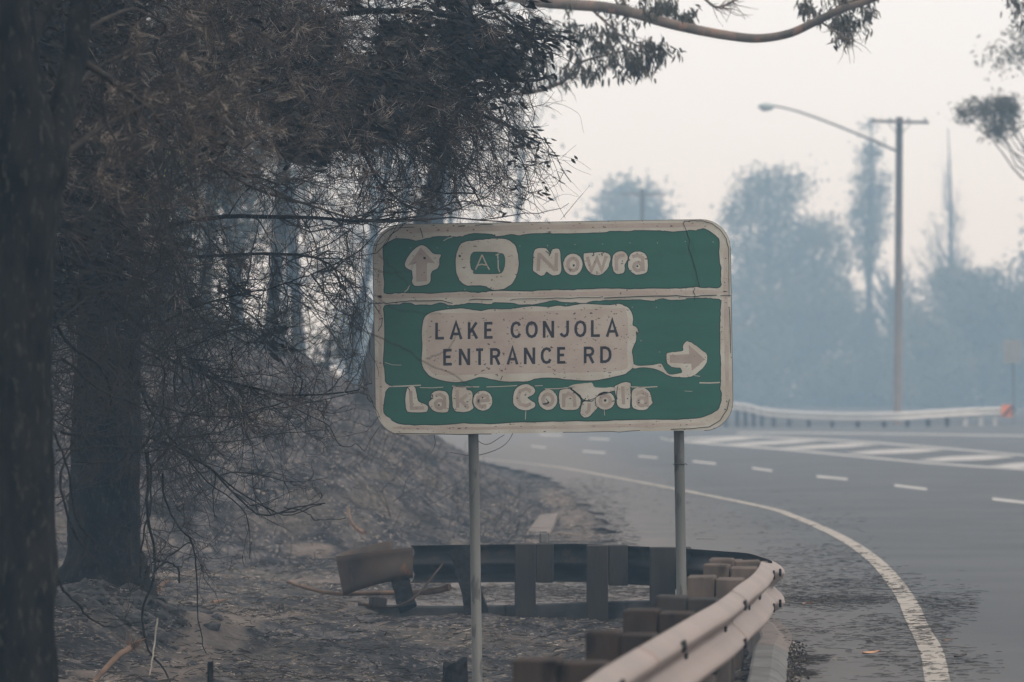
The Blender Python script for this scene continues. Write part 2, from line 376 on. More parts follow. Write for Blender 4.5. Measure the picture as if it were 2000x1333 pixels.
for cx, cy, rx, ry in [(-.3, 35.2, 1.6, 1.4), (-3.2, 39.3, 3.2, .35), (.3, 43.5, .4, 1.6), (-1.6, 57, .35, .8), (-2.9, 52, .5, .9), (-3.4, 47.5, .3, .7), (-2.1, 42.6, .35, .25), (-1.2, 50, .16, .6), (.75, 47, .45, 2.6), (.85, 53, .4, 4), (.7, 62, .35, 8)]:
    dirt = np.maximum(dirt, blob(X, Y, cx, cy, rx, ry) * .9)
ground = np_obj('ground', np.stack([X, Y, Z], -1).reshape(-1, 3), GF, M_ground, smooth=True, attr={'dirt': dirt.ravel()})
tag(ground, kind='structure')

# road sheet
ry = axis([(2.5, 22, .5), (22, 48, .2), (48, 90, .8), (90, 160, 2)])
tt = np.concatenate([np.linspace(0, 1, 26) ** 1.4 * .08, np.linspace(.08, 1, 22)[1:] ** 1.0])
RX = leftx(ry)[:, None] + .05 + tt[None] * (90 - leftx(ry)[:, None]); RY = np.repeat(ry[:, None], len(tt), 1)
RZ = zroad(RX, RY)
n1, n0 = len(tt), len(ry)
ii = (np.arange(n0 - 1)[:, None] * n1 + np.arange(n1 - 1)[None]).ravel()
road = np_obj('road', np.stack([RX, RY, RZ], -1).reshape(-1, 3), np.stack([ii, ii + 1, ii + n1 + 1, ii + n1], 1), M_asphalt, smooth=True)
tag(road, kind='structure')
def asphalt_tone():
    t = M_asphalt.node_tree; N = t.nodes; L = t.links; b = N['Principled BSDF']; src = b.inputs['Base Color'].links[0].from_socket
    tc = N.new('ShaderNodeTexCoord'); sx = N.new('ShaderNodeSeparateXYZ'); L.new(tc.outputs['Object'], sx.inputs[0])
    n = N.new('ShaderNodeTexNoise'); n.inputs['Scale'].default_value = 1.6; n.inputs['Detail'].default_value = 5; L.new(tc.outputs['Object'], n.inputs['Vector'])
    # dusty shoulder on the left of the edge line: distance from the kerb side, a brown wash
    m1 = N.new('ShaderNodeMapRange'); m1.inputs[1].default_value = 3.6; m1.inputs[2].default_value = 1.2; L.new(sx.outputs[0], m1.inputs[0])
    mu = N.new('ShaderNodeMath'); mu.operation = 'MULTIPLY'; L.new(m1.outputs[0], mu.inputs[0]); L.new(n.outputs['Fac'], mu.inputs[1])
    m2 = N.new('ShaderNodeMapRange'); m2.inputs[1].default_value = .05; m2.inputs[2].default_value = .6; L.new(mu.outputs[0], m2.inputs[0])
    mx = N.new('ShaderNodeMixRGB'); mx.inputs[2].default_value = (.135, .115, .103, 1); L.new(m2.outputs[0], mx.inputs[0]); L.new(src, mx.inputs[1]); L.new(mx.outputs[0], b.inputs['Base Color'])
asphalt_tone()

def onroad(px, py):
    D = CAMH * FPX / (py - HOR)
    for _ in range(4):
        x = (px - 1000) * D / FPX; D = (CAMH - float(zroad(x, D))) * FPX / (py - HOR)
    return (px - 1000) * D / FPX, D
def marking(name, pix, m, lift=.006):
    V = [];
    for px, py in pix:
        x, D = onroad(px, py); V.append((x, D, float(zroad(x, D)) + lift))
    return obj(name, V, [tuple(range(len(V)))], m, road)
edge_c = [(21.5, 2.27), (23.3, 2.42), (26, 2.66), (28.9, 2.86), (32, 3.09), (34.9, 3.27), (38, 3.43), (41.2, 3.55), (45, 3.63), (48.6, 3.64), (52.5, 3.6), (56.2, 3.48), (64.8, 2.75), (74.3, 1.86), (84, .84), (92.5, -.64), (102, -2.6), (115, -6)]
ec = curve_pts([(b, a, 0) for a, b in edge_c], 160)
tn = np.gradient(ec, axis=0); nr = np.stack([-tn[:, 1], tn[:, 0], 0 * tn[:, 0]], 1); nr = unit(nr)
wob = (.074 + .006 * np.array([vnoise(k * .9, 0., 3) for k in range(160)]))[:, None]
a_, b_ = ec + nr * wob, ec - nr * wob
V = np.stack([a_, b_], 1).reshape(-1, 3); V[:, 2] = zroad(V[:, 0], V[:, 1]) + .006
k = np.arange(159) * 2
o = np_obj('edge_line', V, np.stack([k, k + 2, k + 3, k + 1], 1), M_white, road)
for x1, y1, x2, y2, th in [(1938, 975.5, 2012, 984, 7), (1747, 949, 1810, 956.5, 6), (1595, 931.5, 1655, 937, 5.5), (1469, 915, 1508, 920.5, 5), (1353, 902, 1398, 906.5, 4.5), (1247, 891.5, 1284, 895, 4),
                           (1138, 882, 1182, 885.5, 4), (1038, 872, 1066, 875, 3.6), (1054, 849.5, 1098, 851.5, 3.5), (1150, 857, 1190, 859, 3.4)]:
    th *= .82; marking('lane_dash', [(x1, y1 - th / 2), (x1, y1 + th / 2), (x2, y2 + th / 2), (x2, y2 - th / 2)], M_whitefar)
def line_poly(pts, th): return [(x, y - th / 2) for x, y in pts] + [(x, y + th / 2) for x, y in reversed(pts)]
marking('island_line', line_poly([(1305, 860), (1400, 868.5), (1500, 876), (1600, 885), (1700, 894.5), (1800, 904), (1900, 911.5), (2060, 921)], 3.4), M_whitefar)
marking('island_line', line_poly([(1470, 853.5), (1600, 859), (1716, 866), (1850, 876.5), (1930, 884), (2060, 895)], 3.0), M_whitefar)
marking('island_line', line_poly([(1290, 856), (1305, 860), (1330, 857), (1475, 853)], 2.6), M_whitefar)
for x1, y1, x2, y2, th in [(1335, 864.5, 1480, 856, 6.5), (1405, 870.5, 1601, 861, 7), (1517, 877.5, 1716, 868, 8), (1650, 887, 1846, 878.5, 9), (1790, 900.5, 1986, 891.5, 10), (1930, 913, 2120, 904, 11)]:
    L_ = x2 - x1
    marking('island_stripe', [(x1, y1 - 1), (x1 + L_ * .25, y1 + th * .45 - L_ * .25 * .05), (x1 + L_ * .7, y2 + th * .5 + L_ * .3 * .05), (x2, y2 + 1.5), (x2 - L_ * .25, y2 - th * .42 + L_ * .2 * .05), (x1 + L_ * .3, y1 - th * .55 - L_ * .2 * .05)], M_whitefar, .010)
marking('far_edge_line', line_poly([(1440, 846), (1600, 846.5), (1800, 849), (2060, 853)], 2.2), M_whitefar)

# kerb pieces, laid end to end
kp = curve_pts([(x, y, 0) for y, x in KERB], 400)
seg = np.concatenate([[0], np.cumsum(np.linalg.norm(np.diff(kp, axis=0), axis=1))])
def kerb_at(s):
    return np.array([np.interp(s, seg, kp[:, 0]), np.interp(s, seg, kp[:, 1])])
kerb = empty('kerb', (1.5, 24, 0)); tag(kerb, kind='structure')
s = 0.0
while s < seg[-1] - .3:
    ln = 1.2; n = 6; ring = []
    for t in np.linspace(s + .006, min(s + ln - .006, seg[-1]), n):
        p, q = kerb_at(t), kerb_at(t + .01); d = (q - p) / max(np.linalg.norm(q - p), 1e-6); nrm = np.array([d[1], -d[0]])   # outwards (road side)
        zz = float(zroad(p[0], p[1])); top = zz + .085 - .065 * float(np.clip((p[1] - 25.0) / 2.4, 0, 1)) + .02 * float(np.clip((p[1] - 31) / 1.2, 0, 1))
        ring.append([(p[0] - nrm[0] * .10, p[1] - nrm[1] * .10, zz - .25), (p[0] - nrm[0] * .10, p[1] - nrm[1] * .10, top - .01), (p[0] - nrm[0] * .085, p[1] - nrm[1] * .085, top), (p[0] + nrm[0] * .02, p[1] + nrm[1] * .02, top),
                     (p[0] + nrm[0] * .06, p[1] + nrm[1] * .06, top - .02), (p[0] + nrm[0] * .11, p[1] + nrm[1] * .11, zz + .012), (p[0] + nrm[0] * .11, p[1] + nrm[1] * .11, zz - .25)])
    V = [v for r in ring for v in r]; F = [(i * 7 + j, i * 7 + j + 1, i * 7 + j + 8, i * 7 + j + 7) for i in range(n - 1) for j in range(6)]
    F += [tuple(range(7)), tuple(range((n - 1) * 7 + 6, (n - 1) * 7 - 1, -1))]
    obj('kerb_stone', V, F, M_concrete if p[1] < 25.8 else (M_concdust if p[1] < 31 else M_concdark), kerb); s += ln

# concrete drain by the foot of the bank
def on_terrain(px, py, D0=42.0):
    D = D0
    for _ in range(12): D = .5 * D + .5 * (CAMH - gz((px - 1000) * D / FPX, D)) * FPX / (py - HOR)
    return (px - 1000) * D / FPX, D
def drain_slab(quad, th=.06, name='drain_slab', par=None):
    V = []
    for px, py, D in quad: x, y = on_terrain(px, py, D); V.append((x, y, gz(x, y) + .025))
    V += [(a, b, c - th) for a, b, c in V]
    return obj(name, V, [(0, 1, 2, 3), (7, 6, 5, 4), (0, 4, 5, 1), (1, 5, 6, 2), (2, 6, 7, 3), (3, 7, 4, 0)], M_concdust, par)
dr = empty('drain_channel', (.1, 43, -.1)); tag(dr, 'pale concrete drain channel slabs at the foot of the bank behind the railing', 'drain')
drain_slab([(1012, 1068, 41.7), (1062, 1068, 41.7), (1078, 1036, 46.2), (1035, 1036, 46.2)], par=dr)
drain_slab([(1036, 1035, 46.3), (1079, 1035, 46.3), (1090, 1008, 51.0), (1056, 1008, 51.0)], par=dr)

# ------------------------------------------------------------------ direction sign
MPX = 28.6 / FPX; TH = math.radians(0.93)
sc = P(1080, 640, 28.6)
sign = empty('direction_sign', (sc.x, sc.y, sc.z), (0, -TH, 0))
tag(sign, 'large heat-blistered green direction sign with cream border on two grey posts', 'road sign')
def loc(px, py):
    dx, dz = px - 1080, 640 - py; c, s_ = math.cos(TH), math.sin(TH)
    return ((dx * c + dz * s_) * MPX, (-dx * s_ + dz * c) * MPX)
def smooth_poly(pts, sub=3, jit=0.0, closed=True):
    p = np.array(pts, float); n = len(p); out = []
    for i in range(n):
        a, b, c, d = p[i - 1], p[i], p[(i + 1) % n], p[(i + 2) % n]
        for k in range(sub):
            f = k / sub
            q = .5 * (2 * b + (c - a) * f + (2 * a - 5 * b + 4 * c - d) * f * f + (3 * b - a - 3 * c + d) * f ** 3)
            out.append(q + RNG.normal(0, jit, 2) if jit else q)
    return [tuple(q) for q in out]
def offset_poly(pts, r):
    p = np.array(pts, float); area = .5 * np.sum(p[:, 0] * np.roll(p[:, 1], -1) - np.roll(p[:, 0], -1) * p[:, 1])
    t = unit(np.roll(p, -1, 0) - np.roll(p, 1, 0)); nrm = np.stack([t[:, 1], -t[:, 0]], 1) * (1 if area > 0 else -1)
    return [tuple(q) for q in p + nrm * r]
def plate(name, pix, y0, y1, m, parent=sign, raw=False):
    """flat piece of the sign face, y0 back, y1 front (negative = towards the road user)"""
    q = pix if raw else [loc(*v) for v in pix]
    tri = tessellate_polygon([[Vector((x, z, 0)) for x, z in q]]); n = len(q)
    V = [(x, y1, z) for x, z in q] + [(x, y0, z) for x, z in q]
    area = sum(q[i][0] * q[(i + 1) % n][1] - q[(i + 1) % n][0] * q[i][1] for i in range(n)) > 0
    F = []
    for a, b, c in tri:
        ar = (q[b][0] - q[a][0]) * (q[c][1] - q[a][1]) - (q[c][0] - q[a][0]) * (q[b][1] - q[a][1])
        F.append((a, b, c) if ar > 0 else (a, c, b))
    for i in range(n):
        j = (i + 1) % n; F.append((i, i + n, j + n, j) if area else (j, j + n, i + n, i))
    return obj(name, V, F, m, parent, sub=True)
def rrect(x0, y0, x1, y1, r, k=8):
    o_ = []
    for cx, cy, a0 in [(x1 - r, y0 + r, -90), (x1 - r, y1 - r, 0), (x0 + r, y1 - r, 90), (x0 + r, y0 + r, 180)]:
        for i in range(k + 1):
            a = math.radians(a0 + 90 * i / k); o_.append((cx + r * math.cos(a), cy + r * math.sin(a)))
    return o_
# board, local metres
HW, HH = 348.5 * MPX, 205.5 * MPX
board = plate('sign_board', rrect(-HW, -HH, HW, HH, 56 * MPX, 10), .0, -.004, M_cream, raw=True)
plate('board_back', rrect(-HW + .0, -HH, HW, HH, 56 * MPX, 10), .004, .0005, M_alu, raw=True)
edge = tube_py([(x, .001, z) for x, z in rrect(-HW - .001, -HH - .001, HW + .001, HH + .001, 57 * MPX, 8)] + [(-HW + 0, .001, HH - .3)][:0], .0045, 5, False)
obj('edge_trim', *edge, M_pole, sign, sub=True)
for zz in (-.42, .05, .48):
    obj('stiffener_rail', *box(0, .022, zz, 2 * HW - .25, .03, .045, bev=.003), M_alu, sign, sub=True)
LEV = {'rimg': -.0046, 'green': -.0056, 'rim': -.0064, 'cream': -.0074, 'tan': -.0080, 'ink': -.0088, 'crack': -.0094}
def region(name, pts, lev, m, sub=3, jit=.25, rim=None, rimr=1.9, parent=sign):
    sp = smooth_poly(pts, sub, jit)
    if rim: plate('melted_edge', offset_poly(sp, rimr), LEV[rim] + .001, LEV[rim], M_rim, parent)
    return plate(name, sp, LEV[lev] + .001, LEV[lev], m, parent)
G1 = [(749,486),(754,479),(760,474),(774,468),(786,468),(798,469),(812,472),(828,469),(840,466),(856,463),(874,464),(892,464),(902,464),(912,460),(926,458),(948,458),(958,459),(968,463),(978,463),(998,460),(1016,462),(1036,458),(1070,457.5),(1100,458.5),(1130,458),(1160,456.5),(1184,456),(1190,454),(1210,453),(1230,454),(1240,452),(1280,452),(1300,453),(1316,454),(1340,452),(1360,452),(1370,449),(1380,450),(1392,458),(1402,468),(1404,480),(1403,496),(1407,524),(1406,545),(1406,560),(1385,561),(1360,560),(1340,561.5),(1320,562),(1276,562),(1250,563),(1220,563),(1184,562),(1160,563),(1136,564),(1110,565),(1080,565),(1060,566),(1028,568),(1000,567),(960,566.5),(952,569),(940,570),(920,570),(906,568),(880,570),(840,572),(796,571),(772,572),(751,572),(752,552),(750,528),(751,512)]
G2 = [(752,599),(780,597),(786,594),(800,594),(812,598),(828,597),(844,598),(860,593),(872,597),(885,599),(900,597),(910,595),(930,594),(960,596),(966,593),(1000,594),(1014,597),(1040,597),(1068,592),(1080,589),(1100,592),(1124,593),(1145,594),(1160,590),(1176,589),(1200,588),(1230,587),(1260,588),(1278,590),(1288,586),(1312,587.5),(1336,587),(1344,584),(1372,584),(1388,585),(1400,586),(1407,588),(1406,600),(1405,620),(1405,640),(1405,660),(1405,690),(1407,712),(1406,730),(1406,744),(1405,756),(1408,770),(1407,786),(1400,800),(1384,810),(1360,816),(1320,818),(1280,818),(1240,819),(1200,820),(1160,822),(1110,822),(1060,823),(1000,825),(940,827),(906,826),(860,829),(830,829),(800,829),(776,826),(762,816),(751,806),(753,780),(757,762),(768,755),(755,748),(753,730),(750,700),(752,660),(752,620)]
region('green_field', G1, 'green', M_green, rim='rimg', jit=.45)
region('green_field', G2, 'green', M_green, rim='rimg', jit=.45)
ARROW_UP = [(820,480),(830,481),(836,486),(844,494),(849,497),(860,497),(861,500),(858,506),(858,516),(854,525),(844,530),(841,538),(841,548),(836,555),(826,558),(814,559),(808,557),(804,550),(806,544),(805,530),(800,527),(793,522),(791,515),(796,504),(806,490)]
ARROW_R = [(1237,712),(1246,715),(1268,714),(1286,711),(1292,712),(1298,722),(1308,732),(1326,730),(1332,727),(1328,719),(1316,718),(1304,711),(1302,698),(1304,690),(1318,688),(1334,686),(1334,676),(1340,668),(1346,668),(1360,676),(1372,686),(1380,692),(1381,702),(1378,712),(1368,724),(1354,734),(1340,737),(1326,737),(1308,735),(1292,726),(1276,720),(1256,718),(1237,720)]
PANEL = [(825,640),(829,622),(840,612),(860,607),(900,603),(916,605),(940,608),(960,604),(990,605),(1010,602),(1040,599),(1070,600),(1090,598),(1110,599),(1136,594),(1160,595),(1190,597),(1208,594),(1218,597),(1228,603),(1234,612),(1236,624),(1236,636),(1243,640),(1247,650),(1242,648),(1243,658),(1241,668),(1234,684),(1236,700),(1237,714),(1230,724),(1216,732),(1190,738),(1160,743.6),(1130,743),(1106,741),(1080,738),(1050,739),(1030,745),(1005,745.5),(984,745),(960,741),(948,738),(936,737),(916,743),(896,747),(872,745),(844,737),(830,724),(824,708),(825,680),(824,658)]
SH_OUT = [(890,510),(892,495),(896,484),(902,476),(912,472),(930,470),(950,468),(965,466.5),(985,467),(997,472),(1006,480),(1010,492),(1013,510),(1012,526),(1007,542),(1000,554),(990,561),(980,565.5),(965,566.5),(955,563),(948,559.5),(936,557.5),(915,558.5),(904,554),(895,543),(891,528)]
SH_IN = [(924,494.5),(920,501),(919.5,512),(921,525),(926,529),(925.5,534),(940,534.5),(965,534.5),(978,533),(983,526),(985.5,514),(985,504),(982,497),(975,496),(970,494),(950,493.5),(930,493)]
region('straight_arrow', ARROW_UP, 'cream', M_cream, sub=2, rim='rim')
region('right_arrow', ARROW_R, 'cream', M_cream, rim='rim', rimr=1.2)
region('route_shield', SH_OUT, 'cream', M_cream, rim='rim')
plate('melted_edge', offset_poly(smooth_poly(SH_IN, 3), 1.2), LEV['tan'] + .0004, LEV['tan'], M_rim)
plate('shield_field', smooth_poly(SH_IN, 3), LEV['ink'] + .0006, LEV['ink'], M_green)
region('road_name_panel', PANEL, 'cream', M_cream, rim='rim')
plate('panel_face', smooth_poly([(838,616),(860,612),(960,611),(1080,607),(1200,603),(1222,606),(1227,640),(1225,690),(1226,714),(1214,724),(1160,727),(1080,729),(960,731),(870,733),(843,728),(834,705),(833,650)], 3, .3), LEV['tan'] + .0005, LEV['tan'], M_tan)
plate('inner_face', [(822,484),(836,499),(850,515),(834,513.5),(834,550),(813,551),(812.5,515),(797,519),(808,503)], LEV['tan'] + .0005, LEV['tan'], M_core)
plate('inner_face', [(1377,702),(1364,714),(1351,725),(1350,711),(1308,709),(1308,694),(1346,692),(1345,674),(1361,688)], LEV['tan'] + .0005, LEV['tan'], M_core)
# tan strips along the border
for pts in ([(790,446),(1000,441),(1340,435.5),(1340,444),(1180,446),(1000,450),(850,454),(790,456)], [(756,576),(1000,573),(1380,567),(1380,574),(1100,579),(900,581),(756,583)],
            [(738,500),(744,500),(746,620),(746,740),(747,800),(741,800),(739,640)], [(1414,500),(1420,500),(1422,640),(1424,760),(1418,770),(1414,640)], [(790,833),(1000,833.5),(1340,826),(1340,832),(1000,839),(790,839)]):
    plate('border_stain', smooth_poly(pts, 4, .35), -.0050, -.0060 if False else -.0052, M_tan)

def ell(cx, cy, rx, ry, n=14): return [(cx + rx * math.cos(2 * math.pi * i / n), cy + ry * math.sin(2 * math.pi * i / n)) for i in range(n)]
BLOB = {
 'N': [(1042,512),(1042,500),(1045,488),(1056,485),(1066,486),(1072,492),(1076,497),(1078,489),(1088,486),(1093,490),(1095,508),(1096,528),(1092,536),(1080,538),(1072,534),(1067,531),(1062,538),(1054,538),(1047,533),(1042,530),(1041,524)],
 'o': ell(1119, 517, 18.7, 21), 'w': [(1140,498),(1144,495),(1162,494),(1180,493),(1190,498),(1192,504),(1189,520),(1180,532),(1170,537.6),(1158,536),(1148,528),(1142,514)],
 'r': [(1196,516),(1197,502),(1202,495),(1212,491),(1220,493),(1226,502),(1224,510),(1220,518),(1220,528),(1216,534),(1204,535),(1198,528)],
 'a': [(1227,514),(1230,500),(1236,494),(1246,492),(1256,494),(1263,502),(1265,516),(1264,530),(1256,535),(1244,537),(1234,532),(1228,524)],
 'L': [(792,780),(795,760),(800,756),(808,755),(812,762),(815,780),(820,786),(832,791),(836,797),(833,804),(820,806),(800,805),(794,800)],
 'a2': [(838,786),(843,780),(842,772),(848,766),(860,763.6),(872,767),(877,778),(877,796),(873,805),(858,805.6),(846,802),(839,793)],
 'k': [(883,772),(886,757),(898,754),(909,756),(912,762),(920,764),(923,772),(922,788),(925,797),(918,802),(908,805),(892,804),(885,797),(884,786)],
 'e': ell(943, 783, 18.6, 19.2), 'C': [(1002,780),(1006,762),(1018,753),(1030,751),(1042,757),(1045,764),(1040,772),(1030,777),(1036,782),(1045,788),(1043,796),(1030,801.6),(1016,800),(1005,792)],
 'o2': ell(1070, 781, 18.4, 20), 'n': [(1092,780),(1093,765),(1100,761),(1110,760),(1121,767),(1132,778),(1134,786),(1132,794),(1126,800),(1110,801),(1097,799),(1093,790)],
 'j': [(1140,785),(1156,785),(1162,780),(1164,790),(1168,795),(1160,804),(1150,814),(1140,815),(1134,808),(1135,798)],
 'o3': ell(1182, 783, 18.5, 17.5), 'l': [(1204,776),(1200,757),(1209,751),(1220,747),(1231,749),(1231.5,760),(1231.5,776),(1231,792),(1228,798),(1212,797),(1205,788)],
 'a4': [(1234,780),(1235,764),(1246,757),(1260,759),(1269,768),(1272,780),(1274,788),(1268,794),(1262,800),(1248,801),(1236,796)]}
CHUNK = [(1109,757),(1120,752),(1136,750),(1152,748),(1158,750),(1160,756),(1172,758),(1200,757),(1199,763),(1188,767),(1174,771),(1166,776),(1156,783),(1141,781),(1134,774),(1120,762)]
# bold inner letter strokes (photo px), drawn inside each blob
INNER = {'N': [[(1051,530),(1053,494)],[(1053,496),(1085,529)],[(1086,530),(1087,494)]], 'o': [ell(1119,517,10,12,12)+[(1129,517)]], 'w': [[(1147,502),(1155,529),(1166,505),(1175,528),(1184,500)]],
 'r': [[(1204,529),(1204,499)],[(1204,508),(1210,500),(1220,499)]], 'a': [[(1235,502),(1245,499),(1255,504),(1256,530)],ell(1246,521,8,8,10)+[(1254,521)]],
 'L': [[(802,764),(804,798),(828,797)]], 'a2': [[(850,773),(860,771),(868,776),(869,799)],ell(859,790,8,8,10)+[(867,790)]], 'k': [[(893,762),(894,797)],[(913,771),(897,785)],[(900,782),(915,798)]],
 'e': [[(933,784),(953,782),(952,775),(943,772),(934,777),(932,786),(938,794),(950,793)]], 'C': [[(1037,764),(1028,760),(1016,764),(1011,777),(1016,790),(1028,793),(1037,789)]],
 'o2': [ell(1070,781,10,11,12)+[(1080,781)]], 'n': [[(1101,796),(1101,769)],[(1101,777),(1110,769),(1121,773),(1123,795)]], 'j': [[(1151,788),(1150,802),(1144,808)]],
 'o3': [ell(1182,783,10,10,12)+[(1192,783)]], 'l': [[(1216,755),(1218,790)]], 'a4': [[(1244,769),(1254,766),(1263,771),(1264,795)],ell(1254,785,8,8,10)+[(1262,785)]]}
def ribbon(pts, w, y, dy=.0003):
    """open polyline in photo px -> a thin slab ribbon in sign space"""
    p = np.array(pts, float); closed = np.hypot(*(p[0] - p[-1])) < 1e-3
    V = []; n = len(p)
    for i in range(n):
        if closed: a, c = p[(i - 1) % (n - 1)], p[(i + 1) % (n - 1)] if i < n - 1 else p[1]
        else: a, c = p[max(i - 1, 0)], p[min(i + 1, n - 1)]
        b = p[i]; d1 = b - a; d2 = c - b
        d1 = d1 / (np.hypot(*d1) or 1) if np.hypot(*d1) > 1e-6 else d2 / np.hypot(*d2)
        d2 = d2 / (np.hypot(*d2) or 1) if np.hypot(*d2) > 1e-6 else d1
        t = d1 + d2; t = t / (np.hypot(*t) or 1); nn = np.array([-t[1], t[0]]); cs = max(.45, abs(nn @ np.array([-d1[1], d1[0]])))
        for s_ in (1, -1):
            x, z = loc(*(b + nn * s_ * w / 2 / cs)); V.append((x, y, z))
        for s_ in (1, -1):
            x, z = loc(*(b + nn * s_ * w / 2 / cs)); V.append((x, y + dy, z))
    F = []
    for i in range(n - 1):
        a = i * 4; b = a + 4
        F += [(a, b, b + 1, a + 1), (a, a + 2, b + 2, b), (a + 1, b + 1, b + 3, a + 3)]
    F += [(0, 1, 3, 2), ((n - 1) * 4, (n - 1) * 4 + 2, (n - 1) * 4 + 3, (n - 1) * 4 + 1)]
    return V, F
def letter(name, strokes, w, lev, m, label=None):
    parts = [ribbon(s_, w, LEV[lev] - .00012 * i) for i, s_ in enumerate(strokes)]
    o_ = obj(name, *merge(parts), m, sign, sub=True)
    if label: o_['label'] = label
    return o_
for key, pts in BLOB.items():
    ch = key[0]
    o_ = region('blistered_letter', pts, 'cream', M_cream, 4, .22, rim='rim', rimr=1.8); o_['label'] = 'blistered cream letter ' + ch
    letter('letter_core', INNER[key], 6.8, 'tan', M_core)
region('peeled_flap', CHUNK, 'cream', M_cream, 3, .3)
# shield A 1
letter('shield_letter', [[(929,527),(941.5,498)],[(941.5,498),(951,519),(956,527)],[(934,518.5),(941,516.5),(949,518.5)]], 2.4, 'crack', M_tan, 'thin burnt letter A in the shield')
letter('shield_numeral', [[(972,498),(973,512),(973,524),(976,532)],[(968,499),(975,496)]], 2.2, 'crack', M_tan, 'thin burnt numeral 1 in the shield')
# painted road name: strokes on a 100-high cell
GL = {'L': (56, [[(0,0),(0,100)],[(0,8),(56,8)]]), 'A': (80, [[(6,0),(40,100),(74,0)],[(20,32),(60,32)]]), 'K': (68, [[(0,0),(0,100)],[(58,98),(4,38)],[(22,58),(62,2)]]),
      'E': (56, [[(0,0),(0,100)],[(0,92),(54,92)],[(0,52),(46,52)],[(0,8),(56,8)]]), 'N': (66, [[(0,0),(0,100)],[(2,96),(64,4)],[(66,0),(66,100)]]),
      'O': (66, [[(33,92),(14,86),(2,68),(0,50),(2,32),(14,14),(33,8),(52,14),(64,32),(66,50),(64,68),(52,86),(33,92)]]),
      'C': (64, [[(62,74),(52,88),(33,92),(14,86),(2,68),(0,50),(2,32),(14,14),(33,8),(52,12),(63,28)]]),
      'J': (54, [[(54,100),(54,34),(48,16),(30,8),(12,14),(4,26)]]), 'T': (60, [[(0,92),(60,92)],[(30,0),(30,92)]]),
      'R': (62, [[(0,0),(0,100)],[(0,92),(38,92),(54,86),(60,72),(54,56),(38,49),(0,49)],[(32,49),(62,0)]]), 'D': (64, [[(0,0),(0,100)],[(0,92),(30,92),(50,84),(62,68),(64,50),(62,32),(50,16),(30,8),(0,8)]])}
def paint_row(items, base_x, base_y, h, slope, jy=0):
    for ch, x0, x1 in items:
        w0, st = GL[ch]; inset = 2.8; sx = (x1 - x0 - 2 * inset + (1.5 if ch in 'A' else 0)) / w0
        def tr(u, v): x = x0 + inset + u * sx; return (x, base_y - slope * (x - base_x) - v / 100 * h)
        o_ = letter('painted_letter', [[tr(u, v) for u, v in s_] for s_ in st], 5.4, 'ink', M_ink); o_['label'] = 'black painted letter ' + ch
paint_row([('L',850,870),('A',876,904),('K',913.5,936),('E',945.5,965),('C',997,1018.5),('O',1026.5,1050.5),('N',1060,1082.5),('J',1091.5,1111.5),('O',1121.5,1145.5),('L',1154,1174.5),('A',1181,1209)], 850, 663.8, 33, .0163)
paint_row([('E',865.5,885.5),('N',896,918.5),('T',927,946.5),('R',957,978),('A',987.5,1013),('N',1023,1045.5),('C',1056,1078),('E',1088,1107),('R',1140,1161.5),('D',1172,1194.5)], 866, 714.5, 32.5, .0163)
# cracks, slivers, fixings
CR = [[(1337,433),(1334.5,437),(1339,446),(1341,453)],[(1341,453),(1346,468),(1345,486),(1354,512),(1360,532),(1366,560)],[(1358,563),(1354,570),(1358,578),(1356,588)],
      [(1336,432.5),(1352,431.5),(1372,432),(1390,437),(1406,449),(1418,466),(1423,486),(1424,520),(1424,580)],[(1424,600),(1426,640),(1427,690)],[(1425,780),(1420,800),(1406,822),(1385,834),(1350,837.5),(1310,839)],
      [(733,492),(737,474),(748,458),(766,447),(784,444.5),(810,444)],[(820,446),(824,456),(826,465)],[(928,440.5),(944,439.5),(962,439.5)],[(895,442),(908,441.5)],
      [(752,594),(780,590),(800,588),(838,588),(862,587),(884,593)],[(916,587),(930,585),(962,586)],[(996,587),(1012,584),(1040,584.5),(1060,584)],[(1060,584),(1086,582.5),(1112,583),(1136,581.5),(1170,582),(1178,580)],[(1180,582.5),(1230,580.5),(1280,579),(1322,578),(1350,580.5),(1372,577.5),(1400,577)],
      [(731,593),(752,592)],[(1407,577.5),(1428,578)],[(1066,491),(1074,497),(1073,500)],[(1159,494),(1159.5,499),(1156,500)],[(1180,493),(1175,497),(1176.5,500)],[(1166,537),(1166,530)],[(1226,504),(1230,508),(1224,511)],
      [(1114,758),(1122,766),(1133,773),(1136,781)],[(1136,783),(1150,783),(1160,779),(1168,773),(1182,770),(1199,764)],[(1162,782),(1163,792),(1168,797)],[(1232,756),(1233,770),(1231,794)],[(1137,786),(1144,778)],
      [(1066,779),(1071,785),(1069,789),(1061,790)],[(1060,790),(1072,786)],[(740,624),(747,622),(745,636),(738,648)],[(773,847),(900,849),(960,848)],[(1100,845),(1180,843),(1210,844),(1250,841)],
      [(978,743),(980,737),(982,735)],[(1112,779),(1116,778.5)],[(796,757),(801,764)],[(846,780),(842,778)],[(1206,756),(1204,775),(1206,780)]]
for c in CR:
    q = []
    for (x0, y0), (x1, y1) in zip(c[:-1], c[1:]):
        for f in (0, .5): q.append((x0 + (x1 - x0) * f + random.uniform(-.5, .5), y0 + (y1 - y0) * f + random.uniform(-.5, .5)))
    q.append(c[-1]); obj('crack', *ribbon(q, random.uniform(1.1, 1.7), LEV['crack']), M_crack, sign, sub=True)
